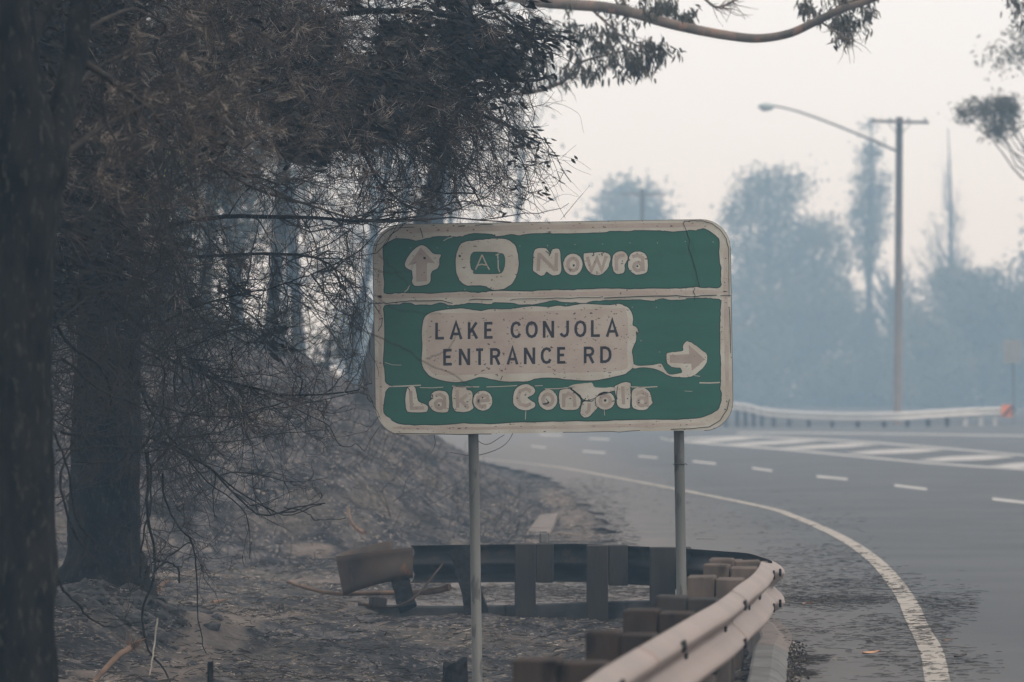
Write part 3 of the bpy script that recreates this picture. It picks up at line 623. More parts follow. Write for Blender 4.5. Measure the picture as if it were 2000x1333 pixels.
SL = [([(756,755.5),(790,754.5),(822,752.8)],2.2),([(820,757.5),(845,758),(866,756.5)],1.2),([(883,754.5),(900,756),(936,756)],1.8),([(950,756.2),(985,755),(1010,753.5)],1.3),([(1045,754.2),(1060,753.4)],1.1),([(1064,760),(1092,759.5),(1122,756)],1.6),
      ([(1230,756),(1260,757),(1284,755.5)],2.0),([(1366,748),(1385,748.5),(1406,747.5)],2.4),([(752,708.5),(766,713),(784,713.5)],1.0),([(866,471),(874,466),(884,463)],1.2),([(800,558),(796,566),(790,571)],1.6),([(1356,734),(1367,735.5)],1.0),([(1336,764),(1352,765)],.7),([(1027,803),(1026,820)],1.2),([(1180,800),(1181,812)],.9)]
for c, w in SL: obj('peeled_sliver', *ribbon(c, w, LEV['cream']), M_cream, sign, sub=True)
for x, y in [(802,484.6),(854,484.6),(908,566),(1015.6,481),(1069.6,480),(1123,478),(1177,477),(1230.6,475),(1284,475),(1338.6,472),(1393,473),(1235,600.6),(1282,600.6),(1106,595),(875,601),(1252,666),(1288,688)]:
    x0, z0 = loc(x, y); obj('rivet', *tube_py([(x0, LEV['green'] + .0005, z0), (x0, LEV['green'] - .0006, z0)], .0034, 6), M_whitefar, sign, sub=True)
for x, y, r in [(1120.5,519,2.2),(1245,520.5,2.0),(857.5,791.5,1.6),(942.5,777,1.4),(1182,782.5,2.4),(1071,787,2.2),(829.5,504.5,2.6),(1247.5,787,1.3),(898,500.5,2.2)]:
    x0, z0 = loc(x, y); V, F = tube_py([(x0, LEV['ink'] + .0005, z0), (x0, LEV['ink'] - .0002, z0)], r * MPX, 6)
    obj('burn_hole', [(vx + random.uniform(-.002, .002), vy, vz + random.uniform(-.002, .002)) for vx, vy, vz in V], F, M_dark, sign, sub=True)
def post_at(px, pyt):   # sign-space x of the post
    return loc(px, pyt)[0]
for px in (924.5, 1327):
    x0 = post_at(px, 860); q = tube_py([(x0, .075, .72), (x0 , .075, -2.9)], .0365, 20)
    po = obj('post', *q, M_pole, sign, smooth=True, sub=True)
    obj('post_cap', *tube_py([(x0, .075, .72), (x0, .075, .735)], [.038, .03], 20), M_pole, sign, sub=True)
    for zz in (-.42, .05, .48):
        obj('bracket', *merge([box(x0, .118, zz, .11, .012, .04, bev=.002), box(x0 - .048, .078, zz, .012, .07, .04, bev=.002), box(x0 + .048, .078, zz, .012, .07, .04, bev=.002)]), M_alu, sign, sub=True)
x0 = post_at(1327, 908); zt = loc(1327, 908)[1]
obj('wire_tie', *tube_py([(x0 - .045, .035, zt + .004), (x0 - .02, .028, zt + .002), (x0, .033, zt + .003), (x0 + .03, .04, zt - .002), (x0 + .045, .035, zt + .006), (x0 + .055, .03, zt - .002)], .0025, 5), M_dark, sign, sub=True)

# ------------------------------------------------------------------ near guardrail
RT = [(-.35, 9.5, .63), (.25, 14.3, .66), (.36, 15.2, .66), (.60, 16.9, .66), (.826, 18.5, .66), (.997, 19.7, .66), (1.234, 21.7, .66), (1.386, 23, .665), (1.476, 24.3, .645), (1.64, 26, .56), (1.75, 27.5, .50),
      (1.775, 29, .475), (1.72, 30, .46), (1.60, 31, .435), (1.39, 31.9, .416), (1.10, 32.7, .40), (.685, 33.2, .40), (.34, 33.45, .395), (0, 33.6, .385), (-.40, 33.8, .372), (-.84, 34, .36)]
rc = curve_pts(RT, 900); rs = np.concatenate([[0], np.cumsum(np.linalg.norm(np.diff(rc, axis=0), axis=1))])
def rail_at(s):
    p = np.array([np.interp(s, rs, rc[:, k]) for k in range(3)]); q = np.array([np.interp(s + .02, rs, rc[:, k]) for k in range(3)]); r_ = np.array([np.interp(s - .02, rs, rc[:, k]) for k in range(3)])
    d = (q - r_); d[2] = 0; d /= np.linalg.norm(d); return p, d, np.array([d[1], -d[0], 0])      # outward = right hand of the path
PROF = [(.002, .156), (.030, .143), (.062, .122), (.080, .100), (.080, .088), (.066, .066), (.028, .030), (.004, .010), (.004, -.010), (.028, -.030), (.066, -.066), (.080, -.088), (.080, -.100), (.062, -.122), (.030, -.143), (.002, -.156)]
rail = empty('guardrail', (1.5, 28, -.2)); tag(rail, 'heat-scorched steel guardrail curving round behind the sign posts, near end in front', 'guardrail')
def beam(s0, s1, m_out, m_in, bulge=0.0):
    n = max(8, int((s1 - s0) / .09)); V = []; F = []; k = len(PROF)
    for i in range(n):
        s = s0 + (s1 - s0) * i / (n - 1); p, d, o_ = rail_at(s)
        dent = .012 * math.sin(s * 3.1) * bulge
        for t in (0, 1):
            for ox, vz in PROF:
                q = p + o_ * (ox + dent - .004 * t) ; V.append((q[0], q[1], p[2] - .156 + vz * (1 - .006 * t)))
    for i in range(n - 1):
        a = i * 2 * k; b = a + 2 * k
        for j in range(k - 1):
            F.append((a + j, a + j + 1, b + j + 1, b + j)); F.append((a + k + j, b + k + j, b + k + j + 1, a + k + j + 1))
        F.append((a, b, b + k, a + k)); F.append((a + k - 1, a + 2 * k - 1, b + 2 * k - 1, b + k - 1))
    for a in (0, (n - 1) * 2 * k):
        for j in range(k - 1): F.append((a + j, a + k + j, a + k + j + 1, a + j + 1))
    o_ = obj('rail_beam', V, F, [m_out, m_in], rail, smooth=True)
    mi = []
    for f in o_.data.polygons: mi.append(0)
    per = (k - 1) * 2 + 2
    for idx, f in enumerate(o_.data.polygons):
        r_ = idx % per
        if idx < (n - 1) * per and r_ < (k - 1) * 2 and r_ % 2 == 1: f.material_index = 1
    o_.data.update(); return o_
smax = rs[-1]
def s_of_y(y, lo=0): 
    i = np.argmin(np.abs(rc[:, 1] - y) + (rc[:, 0] < lo) * 10); return rs[i]
s1 = s_of_y(20.6); s2 = s_of_y(24.75); s3 = s_of_y(33.15)
beam(0, s_of_y(16.2), M_beam, M_beamin); beam(s_of_y(16.2) - .0 + .004, s1, M_beam, M_beamin); beam(s1 + .004, s2, M_beam, M_beamin, .4)
beam(s2 + .004, s3, M_beam, M_beamin, .8); beam(s3 + .004, smax, M_beamin, M_beamin, .5)
# slots and bolts on the near beam
def on_beam(s, ox, vz, name, V0):
    p, d, o_ = rail_at(s); R = Matrix(((d[0], o_[0], 0), (d[1], o_[1], 0), (0, 0, 1)))
    c = Vector((p[0], p[1], p[2] - .156)) + Vector(o_) * ox + Vector((0, 0, vz))
    V, F = V0; obj(name, [tuple(R @ Vector(v) + c) for v in V], F, M_dark, rail)
for px in (1125, 1225, 1375, 1471, 1500):
    # slot pair on each crest
    D = np.interp(px, [1125, 1225, 1375, 1471, 1500], [14.9, 17.2, 20.4, 23.6, 25.4]); s = s_of_y(D)
    for vz in (.095, -.095):
        for ds in (-.045, .045): on_beam(s + ds, .0790, vz, 'bolt_slot', box(0, 0, 0, .055, .012, .028, tilt=(0, .5), bev=.001))
for D in (16.0, 18.0, 20.0, 21.9, 22.9, 24.0):
    on_beam(s_of_y(D), .010, .0, 'bolt', box(0, 0, 0, .05, .012, .034, bev=.006))

def post_set(y, name_mat, w=.145, along=.19, gap=.0, xlo=0, s=None, drop=.0, bo_h=.36, rot=0, side=0.0, base=None, tilt=(0, 0), top=0.0):
    s = s if s is not None else s_of_y(y, xlo); p, d, o_ = rail_at(s); rz = math.atan2(d[1], d[0])
    gzz = base if base is not None else gz(*(p[:2] - o_[:2] * (w * 1.6)))
    c1 = p - o_ * (w * .5 + .006); zt = p[2] + .008 - drop
    b1 = obj('blockout', *box(c1[0] + d[0] * side, c1[1] + d[1] * side, zt - bo_h / 2, along * .98, w, bo_h, rz + rot, bev=.006, jit=.003), name_mat, rail)
    c2 = p - o_ * (w * 1.5 + .012 + gap); h = zt + .012 + top - gzz + .25
    b2 = obj('post', *box(c2[0] - d[0] * side, c2[1] - d[1] * side, zt + .012 + top - h / 2, along, w, h, rz + rot, tilt=tilt, bev=.007, jit=.003), name_mat, rail)
    return b1, b2
for y, m, w in [(11.6, M_timberdark, .15), (15.2, M_timberdark, .17), (16.9, M_timberdark, .14), (18.5, M_timberdark, .152), (19.7, M_timberchar, .145), (21.7, M_timber, .146), (23.0, M_timber, .15), (24.3, M_timber, .146), (25.6, M_timber, .15)]:
    post_set(y, m, w)
# far row, seen from its inner side: post in front, block offset beside it
def back_post(px_l, px_r, blk_r, D, base_py, m, top_py, blk_bot):
    zt = CAMH + (HOR - top_py) * D / FPX; zb = CAMH + (HOR - base_py) * D / FPX - .25
    x0, x1, x2 = [(v - 1000) * D / FPX for v in (px_l, px_r, blk_r)]
    obj('post', *box((x0 + x1) / 2, D - .1, (zt + zb) / 2, x1 - x0, .17, zt - zb, bev=.006, jit=.002), m, rail)
    zb2 = CAMH + (HOR - blk_bot) * D / FPX
    obj('blockout', *box((x1 + x2) / 2 + .002, D + .0, (zt + zb2) / 2 - .003, x2 - x1 - .004, .15, zt - zb2, bev=.006, jit=.002), m, rail)
back_post(1005, 1046, 1081, 33.3, 1219, M_timberchar, 1061, 1137)
back_post(1145, 1187, 1226, 32.9, 1226, M_timberchar, 1064, 1143)
back_post(1268, 1317, 1350, 32.2, 1200, M_timberchar, 1068, 1150)
pc = P(1062.5, 1052, 33.6)
obj('reflector_cap', *box(pc.x, pc.y, pc.z, .085, .03, .11, bev=.02), M_concrete, rail)
# charred leaning posts near the flared end
def lean_post(p0, p1, w, dpt, m, name='post'):
    a, b = P(*p0), P(*p1); n = 7; V = []
    ax = (b - a).normalized(); sx_ = ax.cross(Vector((0, 1, 0))).normalized(); sy_ = ax.cross(sx_)
    for i in range(n):
        c = a + (b - a) * i / (n - 1)
        for sx1, sy1 in ((-1, -1), (1, -1), (1, 1), (-1, 1)):
            j = random.uniform(-.010, .010); V.append(c + sx_ * (sx1 * w / 2 + j) + sy_ * (sy1 * dpt / 2 + j))
    F = [(i * 4 + j, i * 4 + (j + 1) % 4, i * 4 + 4 + (j + 1) % 4, i * 4 + 4 + j) for i in range(n - 1) for j in range(4)] + [(3, 2, 1, 0), tuple(range(n * 4 - 4, n * 4))]
    return obj(name, V, F, m, rail)
lean_post((900, 1074, 33.5), (934, 1205, 33.3), .17, .14, M_char)['label'] = 'burnt-through charcoal post, leaning'
lean_post((779, 1120, 33.7), (797, 1190, 33.5), .14, .12, M_char)['label'] = 'short leaning post under the flared end'
TT = [(806, 1069, 33.45), (770, 1072, 33.35), (735, 1076, 33.3), (695, 1082, 33.35), (665, 1086, 33.55), (656, 1085, 33.8), (668, 1079, 34.3), (700, 1070, 34.7), (735, 1062, 35.0), (768, 1056, 35.2)]
TB = [(806, 1128, 33.45), (770, 1134, 33.35), (735, 1142, 33.3), (700, 1153, 33.35), (680, 1161, 33.55), (672, 1163, 33.8), (680, 1158, 34.3), (704, 1146, 34.7), (735, 1138, 35.0), (768, 1132, 35.2)]
nt_ = 40; ta = curve_pts([P(*q) for q in TT], nt_); tb = curve_pts([P(*q) for q in TB], nt_); V = []; rows = 7
for i in range(nt_):
    for j in range(rows):
        f = j / (rows - 1); q = ta[i] * (1 - f) + tb[i] * f; fl = max(0, 1 - i / 14)
        q = q + np.array([0, .035 * math.sin(f * math.pi * 2) * fl, 0]); V.append(tuple(q))
F = [(i * rows + j, i * rows + j + 1, (i + 1) * rows + j + 1, (i + 1) * rows + j) for i in range(nt_ - 1) for j in range(rows - 1)]
et = obj('end_terminal', V, F, M_rust, rail, smooth=True); et['label'] = 'rusty flared end wrapped back on itself'
md = et.modifiers.new('thickness', 'SOLIDIFY'); md.thickness = .006

# ------------------------------------------------------------------ things lying by the rail
def stick(name, pts, r0, r1, m, label, cat='stick', n=14, sides=7, parent=None, kink=.002, group=None):
    c = curve_pts([P(*q) for q in pts], n); c[1:-1] += RNG.normal(0, kink, (n - 2, 3))
    o_ = obj(name, *tube_py(c, np.linspace(r0, r1, n), sides), m, parent, smooth=True)
    if parent is None: tag(o_, label, cat, group)
    return o_
stick('fallen_branch', [(560, 1136, 34.4), (640, 1158, 34.3), (760, 1158, 34.1), (840, 1156, 34.0), (878, 1146, 33.9)], .012, .030, M_stick, 'smooth pale brown branch lying on the dirt beneath the rusty rail end', 'branch')
stick('fallen_branch', [(700, 1180, 33.0), (770, 1186, 32.9), (812, 1165, 32.9), (840, 1132, 33.0), (868, 1096, 33.1)], .014, .008, M_rust, 'thin curved brown stick leaning up against the back of the railing', 'branch')
o_ = obj('timber_offcut', *box(*(P(739, 1176, 32.9)), .13, .12, .085, .2, (0, .12), bev=.01, jit=.004), M_timberchar); tag(o_, 'small charred timber block on the ground below the rusty rail end', 'timber block')
def stump(px, py_top, py_bot, D, w, name='charred_stump'):
    zt = CAMH + (HOR - py_top) * D / FPX; x = (px - 1000) * D / FPX; zb = gz(x, D) - .1 if py_bot is None else CAMH + (HOR - py_bot) * D / FPX
    V = []; F = []; n = 18; rows = 9
    for j in range(rows):
        f = j / (rows - 1)
        for i in range(n):
            a = 2 * math.pi * i / n; r = w / 2 * (1.15 - .15 * f + .10 * math.sin(a * 3 + 1) + .05 * math.sin(a * 7) + random.uniform(-.03, .03))
            zz = zb + (zt - zb) * f + (.13 * math.sin(a + 1) + .10 * math.sin(a * 3)) * w * (f == 1); V.append((x + r * math.cos(a), D + r * math.sin(a), zz))
    V.append((x, D, zt - w * .12))
    for j in range(rows - 1):
        for i in range(n): F.append((j * n + i, j * n + (i + 1) % n, (j + 1) * n + (i + 1) % n, (j + 1) * n + i))
    for i in range(n): F.append(((rows - 1) * n + i, (rows - 1) * n + (i + 1) % n, rows * n))
    return obj(name, V, F, M_char, smooth=False)
tag(stump(888, 1294, 1420, 27.6, .16), 'jagged black charcoal stump beside the left sign post', 'stump')
tag(stump(411, 1293, 1400, 26.5, .038, 'burnt_peg'), 'thin burnt peg standing in the dead grass at lower left', 'peg')
stick('fallen_branch', [(176, 1340, 25), (205, 1308, 25.3), (232, 1280, 25.6), (256, 1264, 25.8)], .016, .021, M_stick, 'snapped reddish brown branch with a splintered pale end, lower left', 'branch')
stick('fallen_branch', [(308, 1208, 27.5), (303, 1250, 27.2), (297, 1300, 26.8), (287, 1340, 26.5)], .0065, .0045, M_palestick, 'slim pale peeled stick standing near the snapped brown branch', 'branch')
stick('fallen_branch', [(310, 1152, 30), (318, 1141, 30.2), (328, 1134, 30.5)], .020, .014, M_stick, 'short orange broken branch stub on the dark rubble mound', 'branch')
stick('fallen_branch', [(416, 1178, 33.5), (430, 1174, 33.6), (445, 1171, 33.7)], .018, .006, M_stick, 'short pale wood chip on the dirt track', 'branch', n=6)
stick('fallen_branch', [(682, 992, 43), (684, 1012, 42.9), (694, 1030, 42.6), (712, 1042, 42.3)], .010, .024, M_stick, 'bare curved root end at the foot of the burnt bank', 'branch')

for px, py, lpx, m, ang, lab in [(1578, 1183, 20, M_dryleaf, -.4, 'small orange leaf on the shoulder near the guardrail bend'), (1700, 1281, 34, M_dryleaf, .05, 'curled orange leaf beside the white edge line, nearest the camera'),
                       (1724, 1143, 22, M_rust, .1, 'dull red leaf touching the twigs left of the edge line'), (1875, 1287, 26, M_rust, .1, 'reddish dry leaf on the asphalt right of the edge line'), (1848, 1256, 20, M_stick, .1, 'pinkish twig-like leaf on the asphalt right of the edge line'),
                       (1648, 1115, 14, M_palestick, .2, 'tiny pale leaf on the shoulder, farthest of the leaves'), (1629, 1292, 10, M_palestick, .6, 'small pale curl of bark on the shoulder asphalt')]:
    x, D = onroad(px, py); L_ = lpx * D / FPX; z0 = float(zroad(x, D)) + .007; V = []
    for i in range(7):
        f = i / 6; w = L_ * .14 * math.sin(math.pi * min(.98, max(.02, f))) * (3.0 if lpx > 15 else 2); up = .03 * (f - .3) ** 2 + .004
        for sgn in (-1, 0, 1):
            u = (f - .5) * L_; V.append((x + u * math.cos(ang) - sgn * w * math.sin(ang) * 3, D + u * math.sin(ang) + sgn * w * 2.0, z0 + up + abs(sgn) * L_ * .10))
    F = [(i * 3 + j, i * 3 + j + 1, i * 3 + j + 4, i * 3 + j + 3) for i in range(6) for j in range(2)]
    tag(obj('fallen_leaf', V, F, m, smooth=True), lab, 'leaf')

# litter that nobody could count
def litter(name, X0, Y0, Z0, L, R, m, ang=None, updown=.12, par=None, sides=3):
    M = len(X0); a = RNG.uniform(0, math.pi * 2, M) if ang is None else ang
    d = np.stack([np.cos(a), np.sin(a), RNG.normal(0, updown, M)], 1) * L[:, None] / 2; c = np.stack([X0, Y0, Z0], 1)
    mid = c + RNG.normal(0, 1, (M, 3)) * L[:, None] * .06; mid[:, 2] = np.maximum(mid[:, 2], Z0)
    Pt = np.stack([c - d, mid, c + d], 1); Rr = np.stack([R * .8, R, R * .5], 1)
    V, F = tubes(Pt, Rr, sides); o_ = np_obj(name, V, F, m, par); tag(o_, kind='stuff'); return o_
def scatter_ground(n, ymin, ymax, xmin, xmax, pw=1.0):
    y = ymin * (ymax / ymin) ** RNG.uniform(0, 1, n); x = RNG.uniform(xmin, xmax, n) * (y / ymin) ** pw
    ok = x < leftx(y) - .05; return x[ok], y[ok]
x, y = scatter_ground(42000, 24, 85, -3.4, 1.8); keep = vnoise(x, y, 9, .8) + vnoise(x, y, 12, .25) > RNG.uniform(-1.0, .8, len(x)); x, y = x[keep], y[keep]
o_ = litter('dead_straw', x, y, terrain(x, y) + .006, RNG.uniform(.02, .09, len(x)) * (y / 35) ** .4, RNG.uniform(.0014, .0042, len(x)) * (y / 30) ** .5, M_straw)
tag(o_, 'pale straw and ash flecks strewn over the burnt ground and bank', 'ground litter')
x, y = scatter_ground(16000, 24, 85, -3.4, 1.8)
o_ = litter('charred_litter', x, y, terrain(x, y) + .008, RNG.uniform(.03, .16, len(x)), RNG.uniform(.002, .006, len(x)), M_debris, updown=.2)
tag(o_, 'black charred twigs strewn over the burnt ground and bank', 'ground litter')
# debris swept over the shoulder and the edge line: mostly lying across the view
def ellipse_pts(n, cx, cy, rx, ry): return cx + rx * np.sqrt(RNG.uniform(0, 1, n)) * np.cos(RNG.uniform(0, 6.283, n)), cy + ry * RNG.normal(0, .5, n)
PX, PY = [], []
for n, cx, cy, rx, ry in [(850, 1640, 1145, 170, 34), (650, 1600, 1175, 150, 14), (330, 1850, 1180, 60, 34), (420, 1780, 1235, 90, 45), (330, 1620, 1230, 130, 90), (160, 1800, 1300, 110, 40), (420, 1600, 1090, 130, 30), (240, 1560, 1290, 60, 12), (220, 1500, 1020, 200, 40), (150, 1250, 960, 180, 30), (1800, 1100, 1160, 190, 26), (500, 850, 1165, 90, 20), (900, 1160, 1010, 70, 60), (500, 1130, 960, 70, 30), (300, 1190, 1060, 60, 30), (300, 1560, 1318, 30, 6), (60, 1900, 1290, 60, 40)]:
    a, b = ellipse_pts(n, cx, cy, rx, ry); PX.append(a); PY.append(b)
PX = np.concatenate(PX); PY = np.clip(np.concatenate(PY), 915, 1345); D = CAMH * FPX / (PY - HOR)
for _ in range(4): xx = (PX - 1000) * D / FPX; D = (CAMH - zroad(xx, D)) * FPX / (PY - HOR)
ok = xx > leftx(D) - .1; xx, D = xx[ok], D[ok]
ln = RNG.lognormal(math.log(.055), .55, len(xx)).clip(.015, .28)
o_ = litter('road_twig_debris', xx, D, zroad(xx, D) + .009, ln, RNG.uniform(.0009, .0026, len(xx)), M_debris, ang=RNG.normal(.08, .30, len(xx)) + np.pi * RNG.integers(0, 2, len(xx)), updown=.05)
tag(o_, 'dark twigs and bark bits swept across the shoulder and edge line', 'road litter')
n = 900; ys = RNG.uniform(20, 27, n); xs = leftx(ys) + np.abs(RNG.normal(0, .05, n)) + .08
V, F = [], []
o_ = litter('kerb_gravel', xs, ys, zroad(xs, ys) + .006, RNG.uniform(.008, .03, n), RNG.uniform(.004, .010, n), M_debris, updown=.5, sides=4); tag(o_, 'dark grit and leaf bits collected along the kerb edge', 'gravel')
n = 350; ys = RNG.uniform(20, 27, n); xs = leftx(ys) + np.abs(RNG.normal(0, .06, n)) + .08
o_ = litter('kerb_gravel', xs, ys, zroad(xs, ys) + .008, RNG.uniform(.006, .02, n), RNG.uniform(.003, .007, n), M_straw, updown=.5, sides=4); tag(o_, 'pale stone chips collected along the kerb edge', 'gravel')

# ------------------------------------------------------------------ far side of the road
def at_ground(px, D, dz=0.0): x = (px - 1000) * D / FPX; return Vector((x, D, gz(x, D) + dz))
fr = empty('guardrail', (10, 154, 0)); tag(fr, 'distant pale guardrail in the haze across the road, orange marker at its right end', 'guardrail')
FR = [P(1380, 787, 169), P(1432, 787, 167), P(1465, 791, 165), P(1500, 799, 162), P(1560, 804, 159), P(1650, 807, 156), P(1750, 806, 155), P(1830, 801.5, 156), P(1900, 797.5, 157), P(1955, 796, 157)]
fc = curve_pts(FR, 90); V = []; F = []; k = len(PROF)
for i in range(90):
    t = fc[min(i + 1, 89)] - fc[max(i - 1, 0)]; t[2] = 0; t /= np.linalg.norm(t); o_ = np.array([t[1], -t[0], 0])
    for ox, vz in PROF: q = fc[i] + o_ * ox; V.append((q[0], q[1], fc[i][2] - .16 + vz * 1.05))
F = [(i * k + j, i * k + j + 1, (i + 1) * k + j + 1, (i + 1) * k + j) for i in range(89) for j in range(k - 1)]
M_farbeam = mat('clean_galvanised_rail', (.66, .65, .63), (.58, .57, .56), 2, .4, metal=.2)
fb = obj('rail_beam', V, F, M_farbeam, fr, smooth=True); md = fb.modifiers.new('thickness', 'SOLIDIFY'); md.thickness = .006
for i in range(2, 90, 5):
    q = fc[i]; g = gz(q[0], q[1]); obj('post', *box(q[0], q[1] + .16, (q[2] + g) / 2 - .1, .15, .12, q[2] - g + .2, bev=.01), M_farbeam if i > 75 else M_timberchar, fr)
em = P(1966, 803, 156.9); et2 = obj('end_marker', *box(em.x, em.y - .12, em.z, .42, .03, .46, bev=.01), M_orange, fr)
obj('marker_stripe', *box(em.x + .04, em.y - .145, em.z, .10, .008, .52, tilt=(0, .75), bev=.003), M_dark, fr)
obj('marker_stripe', *box(em.x + .22, em.y - .152, em.z - .03, .07, .008, .30, tilt=(0, .75), bev=.003), M_dark, fr)

def pole(base, top, r0, r1, parent, m, name='pole'): return obj(name, *tube_py([base, (base + top) / 2, top], [r0, (r0 + r1) / 2, r1], 14), m, parent, smooth=True)
pb = at_ground(1753, 160, -.3); pt = P(1757, 229, 160)
up = empty('utility_pole', (pb.x, pb.y, pb.z)); tag(up, 'tall timber power pole with a crossarm and a long street lamp arm, in haze', 'power pole')
pole(pb, pt, .17, .135, up, M_woodpole)
a, b = P(1702, 237, 159.8), P(1814, 240, 159.8); c = (a + b) / 2
obj('crossarm', *merge([box(c.x, c.y - .15, c.z, (b - a).length, .11, .12, tilt=(0, .025), bev=.01)]), M_woodpole, up)
for s_ in (-1, 1):
    obj('arm_brace', *tube_py([P(1757 + s_ * 22, 241, 159.8), P(1757 + s_ * 4, 262, 159.8)], .02, 6), M_pole, up)
    for q in (18, 50): obj('insulator', *tube_py([P(1757 + s_ * q, 236, 159.8), P(1757 + s_ * q, 232, 159.8), P(1757 + s_ * q, 229, 159.8)], [.05, .06, .03], 8), M_lamp, up)
obj('lamp_arm', *tube_py(curve_pts([P(1751, 295, 159.8), P(1690, 268, 158.6), P(1600, 232, 157), P(1545, 214, 156.2), P(1512, 207, 155.8)], 16), np.linspace(.055, .035, 16), 8), M_pole, up, smooth=True)
hc = [P(1514, 207, 155.8), P(1505, 209, 155.7), P(1492, 209.5, 155.5), P(1481, 207.5, 155.4)]
V, F = tube_py(hc, [.045, .13, .16, .04], 12); obj('lamp_head', V, F, M_lamp, up, smooth=True)
pb = at_ground(1255, 235, -.3); p2 = empty('utility_pole', (pb.x, pb.y, pb.z)); tag(p2, 'farther power pole rising behind the top edge of the green sign', 'power pole')
pole(pb, P(1255, 370, 235), .17, .13, p2, M_woodpole); a, b = P(1213, 379, 235), P(1299, 382, 235)
obj('crossarm', *box((a.x + b.x) / 2, a.y - .2, (a.z + b.z) / 2, b.x - a.x, .12, .13, tilt=(0, .03), bev=.01), M_woodpole, p2)
rs_ = at_ground(1981, 162, -.2); sg = empty('road_sign', (rs_.x, rs_.y, rs_.z)); tag(sg, 'small pale rectangular sign on a thin post beyond the far guardrail', 'road sign')
pole(rs_, P(1978, 662, 162), .035, .035, sg, M_pole, 'post'); q = P(1977, 687, 162); obj('sign_plate', *box(q.x, q.y - .06, q.z, .72, .012, .92, bev=.004), M_alu, sg)
for zz in (-.2, .2): obj('stiffener_rail', *box(q.x, q.y - .035, q.z + zz, .66, .03, .04, bev=.004), M_alu, sg)

# ------------------------------------------------------------------ trees
def clump_centres(blobs, D, depth, k):
    out = []
    area = np.array([b[2] * b[3] for b in blobs], float); area /= area.sum()
    for bi in RNG.choice(len(blobs), k, p=area):
        cx, cy, rx, ry = blobs[bi]; r = RNG.uniform(0, 1) ** .5; a = RNG.uniform(0, 6.283)
        out.append(tuple(P(cx + rx * r * math.cos(a), cy + ry * r * math.sin(a), D + RNG.normal(0, depth))))
    return np.array(out)
def tree(name, label, cat, trunk, tr, blobs, D, depth=1.2, k=40, per=60, spread=.45, leaf=(.22, .10), bark=None, fol=None, group=None, droop=-.2, limb_r=.05, twigs=0, six=False, lean_dir=None, limbs_from=.35, crown_name='crown', tsides=12):
    base = Vector(trunk[0]); root = empty(name, tuple(base)); tag(root, label, cat, group)
    tc = curve_pts(trunk, 24); obj('trunk', *tube_py(tc, np.interp(np.linspace(0, 1, 24), np.linspace(0, 1, len(tr)), tr), tsides), bark, root, smooth=True)
    if k == 0: return root
    C = clump_centres(blobs, D, depth, k); lb = Buf()
    n = 9; Pl = np.empty((k, n, 3)); 
    for i, c in enumerate(C):
        hz = (c[2] - tc[0][2]) / max(tc[-1][2] - tc[0][2], .1); f = np.clip(hz * .72, limbs_from, .98); j = int(f * 23); s_ = tc[j]
        t = np.linspace(0, 1, n)[:, None]; mid = (s_ + c) / 2 + np.array([0, 0, -.12 * np.linalg.norm(c - s_)])
        Pl[i] = (1 - t) ** 2 * s_ + 2 * t * (1 - t) * mid + t ** 2 * c + np.vstack([[0, 0, 0], RNG.normal(0, .02 * np.linalg.norm(c - s_), (n - 2, 3)), [0, 0, 0]])
    lb.tube(Pl, np.repeat(np.linspace(limb_r, limb_r * .22, n)[None], k, 0), 5)
    if twigs:
        st, d, _ = children(Pl, twigs, .9, .5); lb.tube(grow(st, d + [0, 0, .2], RNG.uniform(.4, 1.4, twigs) * spread * 1.6, 5, .3), np.repeat(np.linspace(limb_r * .25, limb_r * .08, 5)[None], twigs, 0), 3)
    lb.build('limb', bark, root)
    if per:
        m = k * per; cc = np.repeat(C, per, 0) + RNG.normal(0, 1, (m, 3)) * np.array([spread, spread, spread * .7]); dd = RNG.normal(0, 1, (m, 3)) + [0, 0, droop]
        V, F = leaves(cc, dd, RNG.uniform(.6, 1.3, m) * leaf[0], RNG.uniform(.6, 1.3, m) * leaf[1], six); o_ = np_obj(crown_name, V, F, fol, root); o_['kind'] = 'stuff'
    return root
FK = 1.9
FT = 'hazy trees beyond the far side of the road'
def ftree(label, tpx, D, blobs, k, per, top=None, spread=.5, leaf=(.30, .16), fol=None, name='gum_tree', cat='tree', depth=1.6, tr=None, twigs=0, lean=0, **kw):
    D *= FK; spread *= FK * .60; k = int(k * 1.5); leaf = (leaf[0] * FK * .68, leaf[1] * FK * .68); per = int(per * 1.5); depth *= FK; kw['limb_r'] = kw.get('limb_r', .05) * FK * .8
    b = at_ground(tpx, D, -.2); ty = top if top is not None else min(q[1] for q in blobs)
    t = P(tpx + lean, ty, D)
    return tree(name, label, cat, [b, b + (t - b) * .35 + Vector((RNG.normal(0, .15), 0, 0)), b + (t - b) * .7 + Vector((RNG.normal(0, .15), 0, 0)), t], [q * FK for q in (tr or [.28, .2, .12, .04])], blobs, D, depth, k, per, spread, leaf, M_bark_far, fol or M_leaffar, FT, twigs=twigs, **kw)
ftree('broad hazy gum with a ragged top just right of the green sign', 1500, 185, [(1500,385,52,45),(1450,420,30,30),(1545,360,25,25),(1520,480,95,55),(1450,520,50,50),(1600,490,60,55),(1540,600,140,80)], 130, 60, top=330, spread=.75)
ftree('full dark hazy tree filling the gap between the sign and the power pole', 1590, 178, [(1520,620,110,80),(1600,640,110,90),(1640,500,45,50),(1560,720,150,80),(1480,720,80,70)], 130, 70, top=470, spread=.8, fol=M_leaffar2)
ftree('slim pointed hazy conifer left of the power pole', 1702, 182, [(1700,262,7,24),(1702,310,20,30),(1700,360,34,32),(1705,410,38,35),(1700,455,34,25),(1668,418,14,16),(1690,700,50,60)], 85, 30, top=232, spread=.38, leaf=(.26,.12), twigs=160, tr=[.22,.17,.09,.02])
